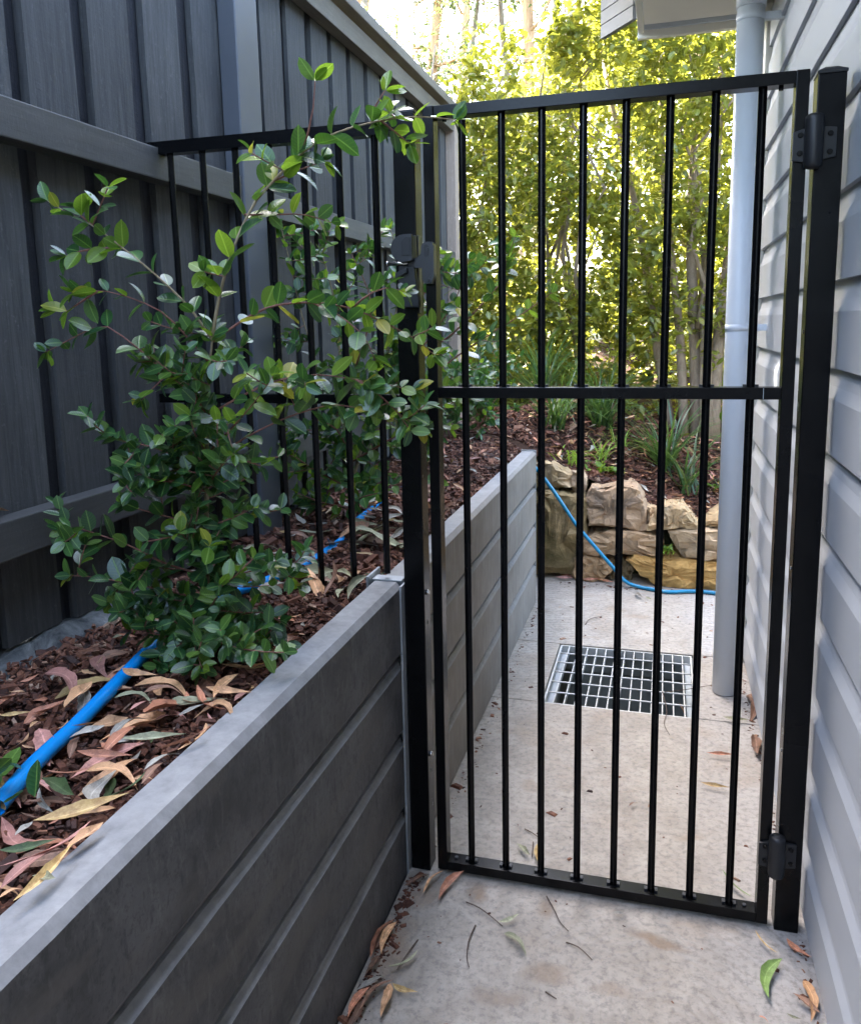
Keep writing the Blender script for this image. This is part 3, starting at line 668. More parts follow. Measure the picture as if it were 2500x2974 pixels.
# ================================================================== STONE WALL
sw = thing('stone_wall', 'low dry stacked wall of rough sandstone rocks at the path end', 'stone wall', (-0.15, 4.25, 0))
def rock(poly, yf, depth, seed, mossy=False):
    """poly: outline in (x, z); the face bulges towards the path"""
    r = random.Random(seed); n = len(poly); cx = sum(p[0] for p in poly)/n; cz = sum(p[1] for p in poly)/n
    out = []
    for i in range(n):
        a, b = poly[i], poly[(i+1) % n]
        out += [(a[0], a[1])] + [(a[0]+(b[0]-a[0])*t+r.gauss(0, .004), a[1]+(b[1]-a[1])*t+r.gauss(0, .004)) for t in (1/3, 2/3)]
    mb = MB(); rings = []
    for s, y in ((0.40, yf-0.008), (0.82, yf-0.004), (0.965, yf+0.004), (1.0, yf+0.022), (0.98, yf+depth*0.6), (0.85, yf+depth)):
        rings.append([mb.bm.verts.new((cx+(p[0]-cx)*s+r.gauss(0, .003), y+r.gauss(0, .009), cz+(p[1]-cz)*s+r.gauss(0, .003))) for p in out])
    k = len(out)
    for A, B in zip(rings, rings[1:]):
        for i in range(k): mb.bm.faces.new((A[i], A[(i+1) % k], B[(i+1) % k], B[i]))
    mb.bm.faces.new(rings[0]); mb.bm.faces.new(rings[-1][::-1])
    bmesh.ops.triangulate(mb.bm, faces=mb.bm.faces[:])
    bmesh.ops.subdivide_edges(mb.bm, edges=mb.bm.edges[:], cuts=2)
    bmesh.ops.recalc_face_normals(mb.bm, faces=mb.bm.faces); mb.bm.normal_update()
    for v in mb.bm.verts:
        q = v.co*9+Vector((seed*3.1, 0, 0)); d = 0.010*mnoise.noise(q)+0.008*mnoise.cell(q*1.7)*0.5+0.007*mnoise.noise(q*2.7)+0.005*mnoise.noise(q*6.1)
        q2 = v.co*Vector((5, 5, 14)); d += 0.006*(abs(mnoise.noise(q2*1.3))-0.3)
        v.co = v.co+v.normal*d
    o = mb.build('stone', M[{40: 'rock_mossy', 46: 'rock_orange', 47: 'rock_grey', 42: 'rock_grey', 43: 'rock_grey', 48: 'rock_mossy'}.get(seed, 'rock')], sw, False)
    return o
ROCKS = [
 ([(-0.72,0.43),(-0.60,0.465),(-0.47,0.46),(-0.372,0.44),(-0.368,0.25),(-0.44,0.02),(-0.72,0.0)], 4.19, 0.34),
 ([(-0.70,0.60),(-0.56,0.605),(-0.455,0.555),(-0.452,0.48),(-0.62,0.468),(-0.72,0.475)], 4.26, 0.28),
 ([(-0.395,0.42),(-0.35,0.495),(-0.22,0.508),(-0.118,0.50),(-0.075,0.42),(-0.064,0.275),(-0.20,0.280),(-0.362,0.292),(-0.368,0.38)], 4.20, 0.32),
 ([(-0.398,0.225),(-0.33,0.262),(-0.22,0.276),(-0.06,0.262),(0.010,0.245),(0.014,0.165),(-0.06,0.145),(-0.22,0.146),(-0.395,0.138)], 4.18, 0.30),
 ([(-0.060,0.315),(-0.02,0.40),(0.06,0.412),(0.118,0.40),(0.180,0.335),(0.180,0.302),(0.05,0.295),(-0.062,0.288)], 4.20, 0.28),
 ([(0.030,0.285),(0.16,0.298),(0.34,0.300),(0.44,0.25),(0.42,0.155),(0.26,0.142),(0.11,0.146)], 4.19, 0.30),
 ([(-0.160,0.125),(-0.13,0.142),(0.05,0.146),(0.30,0.138),(0.52,0.13),(0.54,0.0),(0.28,-0.01),(0.02,-0.01),(-0.10,0.05)], 4.16, 0.32),
 ([(-0.435,0.12),(-0.38,0.134),(-0.30,0.122),(-0.236,0.095),(-0.25,0.05),(-0.298,0.0),(-0.435,0.0)], 4.18, 0.26),
 ([(-0.248,0.09),(-0.19,0.118),(-0.145,0.108),(-0.128,0.05),(-0.15,0.0),(-0.25,0.0)], 4.23, 0.22),
 ([(-0.462,0.56),(-0.41,0.57),(-0.385,0.50),(-0.39,0.44),(-0.455,0.455)], 4.28, 0.2),
 ([(-0.072,0.40),(-0.03,0.385),(-0.035,0.31),(-0.070,0.29)], 4.27, 0.2),
 ([(0.19,0.31),(0.30,0.37),(0.46,0.37),(0.52,0.29),(0.36,0.303)], 4.25, 0.28),
 ([(0.44,0.14),(0.60,0.15),(0.74,0.28),(0.60,0.31),(0.46,0.26)], 4.2, 0.28),
]
for i, (pl_, yf, dp_) in enumerate(ROCKS): rock(pl_, yf, dp_, 40+i)

# ================================================================== PLANTS
def leaf_mesh(name, mat, L=1.0, W=0.5, fold=0.12, droop=0.15, curl=0.0, n=5, tip=1.25, sickle=0.0):
    """unit leaf: base at the origin, along +Y, upper side +Z"""
    V = [(0, 0, 0)]; F = []
    for i in range(1, n):
        t = i/n; w = W*0.5*(1-(2*t-1)**2)**0.62*(1.0 if t < 0.55 else 1.0-(t-0.55)*0.28)
        y = L*t; z = -droop*L*t*t + curl*math.sin(t*math.pi*2)*0.05; dx = sickle*math.sin(t*math.pi)
        V += [(-w+dx, y, z+fold*w*2), (dx, y, z), (w+dx, y, z+fold*w*2)]
    V.append((0, L, -droop*L)); last = len(V)-1
    F += [(0, 2, 1), (0, 3, 2)]
    for i in range(n-2):
        a = 1+i*3; F += [(a, a+1, a+4, a+3), (a+1, a+2, a+5, a+4)]
    a = 1+(n-2)*3; F += [(a, a+1, last), (a+1, a+2, last)]
    me = mesh_from(name, V, F, mat, True); set_uv(me, [0.0]+[-1.0, 0.0, 1.0]*(n-1)+[0.0], [0.0]+[i/n for i in range(1, n) for _ in range(3)]+[1.0]); return me
def set_uv(me, lu, lv):
    for nm, d in (('lu', lu), ('lv', lv)): me.attributes.new(nm, 'FLOAT', 'POINT').data.foreach_set('value', d)
def leaf_arrays(me):
    v = np.array([tuple(x.co) for x in me.vertices]); f = [tuple(p.vertices) for p in me.polygons]; u = []
    for nm in ('lu', 'lv'):
        a = np.zeros(len(v), dtype=np.float32)
        if nm in me.attributes: me.attributes[nm].data.foreach_get('value', a)
        u.append(a)
    return v, f, u
def frame(d, nrm):
    d = Vector(d).normalized(); nrm = Vector(nrm); x = d.cross(nrm)
    if x.length < 1e-4: x = d.cross(Vector((1, 0.2, 0)))
    x.normalize(); z = x.cross(d); return Matrix((x, d, z)).transposed()
def scatter_mesh(name, placements, variants, mats, smooth=True):
    """placements: (pos, 3x3 matrix, scale, variant, material index) merged into one mesh"""
    Vs = []; Fv = []; Fl = []; Mi = []; off = 0; LU = []; LV = []; cache = [leaf_arrays(v) for v in variants]
    for pos, R, s, vi, mi in placements:
        v, f, uu = cache[vi]; LU.append(uu[0]); LV.append(uu[1]); Vs.append(v @ (np.array(R).T*s) + np.array(pos))
        for q in f: Fv.extend([i+off for i in q]); Fl.append(len(q)); Mi.append(mi)
        off += len(v)
    V = np.concatenate(Vs) if Vs else np.zeros((0, 3)); me = bpy.data.meshes.new(name)
    me.vertices.add(len(V)); me.vertices.foreach_set('co', V.astype(np.float32).ravel())
    me.loops.add(len(Fv)); me.loops.foreach_set('vertex_index', Fv); me.polygons.add(len(Fl))
    st = np.concatenate([[0], np.cumsum(Fl)[:-1]]).astype(np.int32); me.polygons.foreach_set('loop_start', st); me.polygons.foreach_set('loop_total', np.array(Fl, dtype=np.int32))
    for mm in mats: me.materials.append(mm)
    me.polygons.foreach_set('material_index', np.array(Mi, dtype=np.int32))
    me.polygons.foreach_set('use_smooth', [smooth]*len(Fl)); me.update(calc_edges=True); set_uv(me, np.concatenate(LU), np.concatenate(LV)); return me
LEAF = [leaf_mesh('leaf_a', M['leaf'], 1, 0.60, 0.10, 0.10, n=6), leaf_mesh('leaf_b', M['leaf'], 1, 0.54, 0.16, 0.22, n=6), leaf_mesh('leaf_c', M['leaf'], 1, 0.66, 0.05, 0.05, n=6), leaf_mesh('leaf_d', M['leaf'], 1, 0.56, 0.2, -0.08, n=6)]
def with_mat(meshes, mat):
    out = []
    for q in meshes:
        c = q.copy(); c.materials.clear(); c.materials.append(mat); out.append(c)
    return out
LEAF_SETS = [LEAF, with_mat(LEAF, M['leaf_light']), with_mat(LEAF, M['leaf_young'])]
CAMP = Vector((0, 0, 1.3484))
def resample(pts, step):
    pts = [Vector(p) for p in pts]
    # catmull-rom smoothing, then even steps
    fine = []
    for i in range(len(pts)-1):
        p0 = pts[max(0, i-1)]; p1 = pts[i]; p2 = pts[i+1]; p3 = pts[min(len(pts)-1, i+2)]
        for k in range(8):
            t = k/8; fine.append(0.5*((2*p1)+(p2-p0)*t+(2*p0-5*p1+4*p2-p3)*t*t+(3*p1-p0-3*p2+p3)*t**3))
    fine.append(pts[-1]); out = [fine[0]]; acc = 0
    for a, b in zip(fine, fine[1:]):
        acc += (b-a).length
        if acc >= step: out.append(b.copy()); acc = 0
    if (out[-1]-fine[-1]).length > 1e-4: out.append(fine[-1].copy())
    return out
def shrub(name, label, base, branches, cfg, seed, picks=300, stem_r=0.007):
    r = random.Random(seed); root = thing(name, label, 'shrub', base); P = []; twigs = []
    def leafpair(p, t, sc, light, rot, n=2):
        side = t.cross(Vector((0, 0, 1)))
        if side.length < 0.05: side = Vector((1, 0, 0))
        side.normalize(); up = side.cross(t).normalized()
        for k in range(n):
            a = rot + k*2*math.pi/n + r.uniform(-.35, .35)
            o = side*math.cos(a)+up*math.sin(a)
            d = (o*r.uniform(0.75, 1.0)+t*r.uniform(0.35, 0.8)+Vector((0, 0, r.uniform(-0.25, 0.35)))).normalized()
            nr = (Vector((r.gauss(0, .6), r.gauss(0, .55)-0.35, 0.9))+t*0.3).normalized()
            mi = 0
            u = r.random()
            if u < light: mi = 1
            if u < light*0.09: mi = 2
            P.append((p+o*0.001, frame(d, nr), sc*r.uniform(0.75, 1.2), r.randrange(4), mi))
    for bn, pts in branches.items():
        c = dict(cfg['default']); c.update(cfg.get(bn, {}))
        q = resample(pts, c['step']); n = len(q); r0 = c.get('r0', 0.0028)
        twigs.append((bn, q, [r0*(1-0.75*i/max(1, n-1)) for i in range(n)], c.get('red', True)))
        rot = r.uniform(0, 3)
        for i in range(int(n*c['from']), n):
            t = (q[min(i+1, n-1)]-q[max(i-1, 0)]).normalized(); f = i/max(1, n-1)
            rot += math.pi/2+r.uniform(-.3, .3)
            if r.random() < c['dens']: leafpair(q[i], t, c['size']*(1.1-0.45*max(0, f-0.6)/0.4), c['light']+(0.25 if f > 0.85 else 0), rot)
            if i == n-1: leafpair(q[i], t, c['size']*0.8, c['light']+0.3, rot+1, 3)
            if r.random() < c['side']:
                d = Vector((r.gauss(0, 1), r.gauss(0, 1)-0.1, r.gauss(0.25, .6))).normalized(); d = (d-t*d.dot(t)*0.6).normalized()
                ln = c['slen']*r.uniform(0.6, 1.2); m_ = max(3, int(ln/0.017)); tw = []
                pp = q[i].copy()
                for k in range(m_+1):
                    tw.append(pp.copy()); d = (d+Vector((r.gauss(0, .08), r.gauss(0, .08), 0.05))).normalized(); pp += d*ln/m_
                tw = [Vector((max(-1.15, v.x), min(v.y, c.get('ymax', 9)), max(v.z, base[2]+0.03))) for v in tw]
                twigs.append(('t', tw, [0.0013]*len(tw), True)); ro = r.uniform(0, 3)
                for k in range(1, m_+1):
                    ro += math.pi/2; tt = (tw[k]-tw[k-1]); tt = tt.normalized() if tt.length > 1e-5 else Vector((0, 0, 1))
                    leafpair(tw[k], tt, c['size']*(1.0-0.25*k/m_), c['light'], ro, 2 if k < m_ else 3)
    # stems
    mb = MB(); mr = MB(); B0 = Vector(base)
    for bn, q, rad, red in twigs: (mr if red else mb).tube([v for v in q], rad, 5 if bn == 't' else 6)
    mb.build('stem', M['twig_bark'], root, True); mr.build('twigs', M['twig_red'], root, True)['kind'] = 'stuff'
    ok = []
    for p, R, s, vi, mi in P:
        tip = p+R @ Vector((0, s, 0))
        if min(p.x, tip.x) < -1.158: continue
        if max(p.y, tip.y) > cfg.get('ymax', 99): continue
        if tip.z < base[2]+0.01: continue
        ok.append((p, R, s, vi, mi))
    def size(a): 
        p, R, s, vi, mi = a; n_ = R @ Vector((0, 0, 1)); vw = (CAMP-p).normalized(); return -(s/(CAMP-p).length)*(0.25+abs(n_.dot(vw)))*(1.0+0.5*(CAMP.y-p.y < -1.2))+0.01*(p.y-base[1])
    ok.sort(key=size)
    for p, R, s, vi, mi in ok[:picks]:
        o = link('leaf', LEAF_SETS[mi][vi], root); M4 = (R*s).to_4x4(); M4.translation = p-B0; o.matrix_local = M4
    rest = [(p-B0, R, s, vi, mi) for p, R, s, vi, mi in ok[picks:]]
    if rest:
        o = link('foliage', scatter_mesh('foliage', rest, LEAF, [M['leaf'], M['leaf_light'], M['leaf_young']]), root); o['kind'] = 'stuff'
    print(name, 'leaves', len(ok)); return root
SHRUB_A = {
  'stem': [(-0.869,1.360,0.671),(-0.869,1.370,0.793),(-0.866,1.380,0.942),(-0.863,1.390,1.059),(-0.861,1.400,1.155),(-0.848,1.400,1.269),(-0.837,1.400,1.335)],
  'arch': [(-0.837,1.400,1.335),(-0.829,1.410,1.390),(-0.818,1.420,1.441),(-0.794,1.430,1.509),(-0.761,1.450,1.582),(-0.722,1.460,1.624),(-0.668,1.480,1.676),(-0.606,1.500,1.711),(-0.524,1.520,1.730),(-0.456,1.550,1.738),(-0.398,1.600,1.738)],
  'arch_t1': [(-0.671,1.480,1.675),(-0.650,1.470,1.710),(-0.633,1.460,1.753),(-0.628,1.460,1.795)],
  'arch_t2': [(-0.542,1.520,1.729),(-0.533,1.520,1.759),(-0.513,1.520,1.783)],
  'arch_t3': [(-0.722,1.460,1.624),(-0.689,1.500,1.648),(-0.641,1.520,1.666)],
  'arch_t4': [(-0.777,1.440,1.563),(-0.736,1.480,1.566),(-0.692,1.530,1.569),(-0.637,1.560,1.551)],
  'arch_t5': [(-0.524,1.520,1.730),(-0.498,1.540,1.708),(-0.480,1.560,1.693)],
  'left_hi': [(-0.836,1.400,1.326),(-0.869,1.380,1.389),(-0.908,1.350,1.443),(-0.946,1.320,1.487),(-0.992,1.290,1.533),(-1.043,1.280,1.562),(-1.085,1.280,1.585)],
  'left_hi2': [(-0.965,1.320,1.500),(-1.008,1.300,1.499),(-1.043,1.290,1.493),(-1.057,1.280,1.486)],
  'left_hi3': [(-1.001,1.290,1.539),(-1.018,1.280,1.558),(-1.021,1.280,1.570)],
  'left_mid': [(-0.847,1.400,1.284),(-0.882,1.370,1.345),(-0.906,1.340,1.384),(-0.956,1.310,1.412),(-1.003,1.290,1.424),(-1.048,1.280,1.420)],
  'left_mid2': [(-1.003,1.290,1.422),(-1.042,1.290,1.403),(-1.076,1.290,1.386),(-1.094,1.290,1.392)],
  'left_low': [(-0.855,1.400,1.203),(-0.890,1.370,1.243),(-0.925,1.340,1.287),(-0.958,1.310,1.330),(-1.001,1.300,1.359),(-1.048,1.290,1.345),(-1.085,1.280,1.327),(-1.120,1.280,1.313)],
  'right_a': [(-0.837,1.400,1.326),(-0.784,1.430,1.366),(-0.736,1.460,1.391),(-0.671,1.500,1.397),(-0.600,1.530,1.384),(-0.540,1.560,1.354),(-0.485,1.580,1.321),(-0.451,1.600,1.288)],
  'right_a2': [(-0.671,1.500,1.397),(-0.610,1.500,1.367),(-0.565,1.500,1.329),(-0.542,1.500,1.281)],
  'right_a3': [(-0.600,1.530,1.384),(-0.558,1.530,1.413),(-0.524,1.550,1.423),(-0.497,1.560,1.413)],
  'right_b': [(-0.856,1.400,1.184),(-0.788,1.420,1.221),(-0.723,1.440,1.248),(-0.658,1.480,1.256),(-0.584,1.500,1.245),(-0.523,1.530,1.231),(-0.482,1.560,1.219)],
  'right_b2': [(-0.584,1.500,1.245),(-0.534,1.500,1.214),(-0.501,1.520,1.174),(-0.462,1.540,1.143)],
  'right_c': [(-0.859,1.390,1.088),(-0.804,1.420,1.129),(-0.743,1.450,1.162),(-0.688,1.470,1.183),(-0.627,1.500,1.195),(-0.563,1.520,1.178),(-0.506,1.550,1.151)],
  'right_d': [(-0.858,1.390,1.108),(-0.757,1.360,1.189),(-0.703,1.340,1.237),(-0.682,1.340,1.263)],
  'up_l': [(-0.857,1.400,1.174),(-0.863,1.360,1.235),(-0.884,1.340,1.273),(-0.915,1.320,1.247),(-0.934,1.300,1.221)],
  'l1': [(-0.862,1.390,1.059),(-0.887,1.340,1.105),(-0.921,1.300,1.134),(-0.964,1.280,1.146),(-0.995,1.280,1.154)],
  'l2': [(-0.858,1.380,1.032),(-0.884,1.330,1.060),(-0.926,1.300,1.078),(-0.972,1.290,1.083)],
  'l3': [(-0.863,1.380,0.962),(-0.904,1.320,0.994),(-0.946,1.290,1.014),(-0.975,1.280,1.029)],
  'l4': [(-0.864,1.370,0.865),(-0.922,1.320,0.901),(-0.967,1.280,0.944),(-1.025,1.260,0.970),(-1.065,1.250,0.983),(-1.099,1.250,0.977)],
  'l5': [(-0.868,1.370,0.814),(-0.920,1.310,0.850),(-0.977,1.270,0.874),(-1.031,1.250,0.888),(-1.078,1.240,0.891)],
  'l6': [(-0.872,1.370,0.762),(-0.906,1.300,0.800),(-0.952,1.260,0.826),(-1.003,1.250,0.840)],
  'l7': [(-0.868,1.360,0.715),(-0.881,1.290,0.762),(-0.906,1.250,0.785),(-0.951,1.240,0.794)],
  'r1': [(-0.863,1.380,0.962),(-0.791,1.360,0.990),(-0.747,1.360,1.011)],
  'r2': [(-0.866,1.370,0.844),(-0.798,1.360,0.872),(-0.739,1.370,0.888),(-0.698,1.380,0.883),(-0.668,1.380,0.860)],
  'r3': [(-0.872,1.370,0.762),(-0.781,1.340,0.801),(-0.728,1.340,0.810),(-0.693,1.340,0.794)],
  'r4': [(-0.867,1.360,0.725),(-0.771,1.300,0.768),(-0.720,1.300,0.773)],
  'f1': [(-0.863,1.370,0.865),(-0.823,1.300,0.918),(-0.786,1.260,0.959)],
  'f2': [(-0.868,1.370,0.793),(-0.795,1.280,0.850),(-0.759,1.240,0.894)],
  'f3': [(-0.866,1.360,0.746),(-0.829,1.260,0.788),(-0.791,1.200,0.787),(-0.766,1.180,0.761)],
  'f4': [(-0.866,1.360,0.746),(-0.756,1.240,0.784),(-0.694,1.200,0.796)],
  'f5': [(-0.866,1.380,0.912),(-0.852,1.300,0.954),(-0.851,1.270,0.981)],
  'f6': [(-0.864,1.390,1.039),(-0.804,1.340,1.089),(-0.754,1.310,1.123)],
  'f7': [(-0.859,1.390,1.108),(-0.845,1.330,1.155),(-0.833,1.300,1.195)],
}
SHRUB_B = {
  'stem': [(-0.989,2.450,0.681),(-0.989,2.450,0.904),(-1.005,2.450,1.145),(-1.000,2.420,1.394),(-1.033,2.400,1.575)],
  'stem2': [(-0.987,2.450,0.822),(-0.900,2.430,1.069),(-0.817,2.400,1.301),(-0.773,2.380,1.504),(-0.793,2.360,1.632)],
  's3': [(-0.986,2.450,0.985),(-1.051,2.400,1.180),(-1.090,2.360,1.381),(-1.116,2.330,1.573),(-1.127,2.300,1.685)],
  's4': [(-0.900,2.430,1.069),(-0.723,2.400,1.270),(-0.607,2.380,1.413),(-0.556,2.360,1.537)],
  's5': [(-0.902,2.430,0.990),(-0.735,2.380,1.151),(-0.574,2.360,1.269),(-0.413,2.360,1.366),(-0.315,2.360,1.432)],
  's6': [(-0.817,2.400,1.301),(-0.691,2.360,1.444),(-0.641,2.350,1.554)],
  's7': [(-0.989,2.450,0.904),(-0.808,2.350,1.003),(-0.673,2.320,1.069),(-0.552,2.320,1.157)],
  's8': [(-0.993,2.450,0.822),(-1.075,2.350,0.903),(-1.134,2.300,0.957),(-1.177,2.280,0.912)],
  's9': [(-0.994,2.450,0.789),(-0.829,2.350,0.848),(-0.717,2.300,0.892)],
  's10': [(-1.007,2.450,1.113),(-0.907,2.380,1.272),(-0.858,2.350,1.419),(-0.908,2.330,1.564)],
  's11': [(-0.988,2.450,0.937),(-0.973,2.320,1.034),(-1.020,2.280,1.069)],
  's12': [(-0.990,2.450,0.756),(-1.046,2.350,0.792),(-1.106,2.300,0.832)],
  's13': [(-0.990,2.450,0.756),(-0.892,2.300,0.825),(-0.810,2.250,0.854)],
  's14': [(-1.000,2.420,1.394),(-1.063,2.380,1.455),(-1.115,2.350,1.456)],
  's15': [(-0.723,2.400,1.270),(-0.619,2.360,1.313),(-0.499,2.360,1.424),(-0.449,2.400,1.494)],
}

CFG_A = {'ymax': 1.745, 'default': dict(step=0.024, size=0.042, dens=0.9, side=0.10, slen=0.07, light=0.16, r0=0.0024, ymax=1.70, **{'from': 0.15}),
 'stem': dict(r0=0.007, red=False, side=1.0, slen=0.12, light=0.03, dens=0.5, **{'from': 0.02}),
 'arch': dict(r0=0.0036, red=False, side=0.06, slen=0.06, light=0.45, step=0.034, dens=0.75, size=0.050, **{'from': 0.1}),
 'arch_t1': dict(light=0.5, step=0.04, dens=0.8, size=0.050, side=0.0), 'arch_t2': dict(light=0.5, size=0.050, side=0.0), 'arch_t3': dict(light=0.45, side=0.0, size=0.045), 'arch_t5': dict(light=0.5, side=0, size=0.045), 'arch_t4': dict(light=0.4),
 'left_hi': dict(r0=0.003, red=False, light=0.12, side=0.06, step=0.028, slen=0.05), 'left_hi2': dict(light=0.5), 'left_hi3': dict(light=0.5),
 'left_mid': dict(light=0.25, step=0.03, side=0.05), 'left_mid2': dict(light=0.55), 'left_low': dict(light=0.2, step=0.03, side=0.04),
 'right_a': dict(light=0.42, side=0.10, r0=0.003, size=0.047), 'right_a2': dict(light=0.3), 'right_a3': dict(light=0.35), 'right_b': dict(light=0.36, side=0.12, size=0.047), 'right_b2': dict(light=0.35, size=0.044), 'right_c': dict(light=0.2, side=0.06, size=0.051), 'right_d': dict(light=0.3)}
for k_ in ('l1','l2','l3','l4','l5','l6','l7','r1','r2','r3','r4','f1','f2','f3','f4','f5','f6','f7','up_l'):
    CFG_A[k_] = dict(light=0.06, side=0.55, slen=0.075, size=0.041, step=0.019)
shrub('shrub', 'leggy glossy green shrub in front of the bar panel with an arching branch', (-0.869, 1.36, 0.70), SHRUB_A, CFG_A, 5)
CFG_B = {'default': dict(step=0.028, size=0.046, dens=0.9, side=0.5, slen=0.13, light=0.24, r0=0.004, **{'from': 0.12}), 'stem': dict(r0=0.009, red=False, side=0.5, slen=0.14), 'stem2': dict(r0=0.006, red=False), 's3': dict(red=False), 's4': dict(light=0.3), 's5': dict(light=0.3, side=0.2)}
shrub('shrub', 'bushy glossy shrub behind the bar panel, close to the gate post', (SHRUB_B['stem'][0][0], SHRUB_B['stem'][0][1], 0.70), SHRUB_B, CFG_B, 9, 300)
def random_branches(base, n, h, rad, seed):
    r = random.Random(seed); B = {'stem': [base, (base[0], base[1], base[2]+h*0.5), (base[0]+.02, base[1], base[2]+h*0.95)]}
    for i in range(n):
        z0 = base[2]+h*r.uniform(0.05, 0.6); a = r.uniform(0, 6.28); d = rad*r.uniform(0.6, 1.0); dz = h*r.uniform(0.1, 0.45)
        B['b%d' % i] = [(base[0], base[1], z0), (base[0]+math.cos(a)*d*.5, base[1]+math.sin(a)*d*.5, z0+dz*.65), (base[0]+math.cos(a)*d, base[1]+math.sin(a)*d, z0+dz)]
    return B
CFG_C = {'default': dict(step=0.03, size=0.045, dens=0.9, side=0.3, slen=0.09, light=0.05, r0=0.003, **{'from': 0.2})}
shrub('shrub', 'dark rounded shrub rising beyond the long sleeper wall, against the fence', (-0.98, 3.25, 0.70), random_branches((-0.98, 3.25, 0.70), 20, 0.60, 0.30, 3), CFG_C, 21, 60)
shrub('shrub', 'low dark leafy shrub at the far end of the sleeper wall', (-0.93, 4.12, 0.74), random_branches((-0.93, 4.12, 0.74), 16, 0.5, 0.28, 4), CFG_C, 22, 40)

# ------------------------------------------------------------------ tall hedge beyond the stone wall
HL = [leaf_mesh('hl_a', M['hedge_leaf'], 1, 0.44, 0.12, 0.2, n=4), leaf_mesh('hl_b', M['hedge_leaf'], 1, 0.5, 0.05, 0.05, n=4)]
HL3 = [leaf_mesh('hl_c', M['hedge_leaf'], 1, 0.5, 0.12, 0.2, n=3), leaf_mesh('hl_d', M['hedge_leaf'], 1, 0.55, 0.05, 0.05, n=3)]
def foliage_cloud(n, sample, size, seed, up=0.4, per=6, spread=0.07):
    r = random.Random(seed); out = []
    while len(out) < n:
        c = sample(r)
        if c is None: continue
        c = Vector(c); ax = Vector((r.gauss(0, 1), r.gauss(0, 1), r.gauss(0.5, 0.8))).normalized()
        for k in range(per):
            p = c+ax*r.uniform(-spread, spread)+Vector((r.gauss(0, 1), r.gauss(0, 1), r.gauss(0, 1)))*0.012
            d = (ax*0.5+Vector((r.gauss(0, 1), r.gauss(0, 1), r.gauss(-0.1, .7)))).normalized()
            nr = Vector((r.gauss(0, .6), r.gauss(0, .6), 1)).normalized()
            out.append((p, frame(d, nr), size*r.uniform(0.6, 1.25), r.randrange(2), 0))
    return out
def hedge_top(x): 
    xs = [-3.2, -2.2, -1.6, -1.1, -0.6, -0.2, 0.15, 0.6, 2.6]; zs = [2.3, 2.5, 2.75, 3.0, 3.25, 3.6, 4.3, 4.7, 4.5]
    return float(np.interp(x, xs, zs))
he = thing('hedge', 'tall dense sunlit evergreen hedge with several pale trunks beyond the stones', 'hedge', (0.2, 5.6, bed_h(0.2, 5.6)))
holes = [(random.Random(77+i).uniform(-2.2, 1.2), random.Random(177+i).uniform(0.9, 3.4), random.Random(277+i).uniform(0.05, 0.16)) for i in range(60)]
def hs(r):
    x = r.uniform(-2.8, 2.4); zt = hedge_top(x)+0.12*math.sin(x*9)+0.08*math.sin(x*23)
    z = r.uniform(0.62, zt) if r.random() < 0.85 else r.gauss(zt, 0.10)
    yc = 6.25; w = 0.95*(1-0.3*(z/5))
    y = yc+w*(r.random()**0.6)*r.choice((-1, -1, 1))
    if abs(x-0.18) < 0.35 and z < 1.25 and y < 5.7 and r.random() < 0.85: return None
    for hx, hz, hr in holes:
        if (x-hx)**2+(z-hz)**2 < hr*hr and r.random() < 0.9: return None
    cl = math.sin(x*6.3+1)*math.sin(z*5.1+2)*math.sin(y*4+x*3)
    if cl < -0.5 and r.random() < 0.8: return None
    return (x, y, z)
o_ = Vector(he.location)
pl_h = [(p-o_, R, s, v, mi) for p, R, s, v, mi in foliage_cloud(112000, hs, 0.063, 31)]
o = link('foliage', scatter_mesh('foliage', pl_h, HL, [M['hedge_leaf']]), he); o['kind'] = 'stuff'
rt = random.Random(8)
for i, (dx, dy, lean) in enumerate(((-0.09, 0, -0.25), (-0.03, 0.03, -0.05), (0.03, -0.02, 0.06), (0.085, 0.02, 0.2), (-0.14, 0.1, -0.6))):
    bx_, by_ = 0.22+dx, 5.45+dy; zb = bed_h(bx_, by_)-0.03
    pts = [(bx_+lean*t*0.9+0.02*math.sin(t*7+i), by_+0.75*t+0.02*math.cos(t*5+i), zb+t*2.6) for t in np.linspace(0, 1, 10)]
    MB().tube(pts, [0.045*(1-0.6*t)*(0.75 if i in (0, 4) else 1) for t in np.linspace(0, 1, 10)], 10).build('trunk', M['hedge_bark'], he)
for i in range(16):
    x0 = rt.uniform(-2.2, 1.5); y0 = rt.uniform(5.6, 6.2); z0 = rt.uniform(0.8, 1.6)
    pts = [(x0+rt.uniform(-.05, .05)*k, y0+rt.uniform(-.03, .03)*k, z0+k*0.28) for k in range(7)]
    MB().tube(pts, [0.016*(1-k/9) for k in range(7)], 6).build('limb', M['hedge_bark'], he)
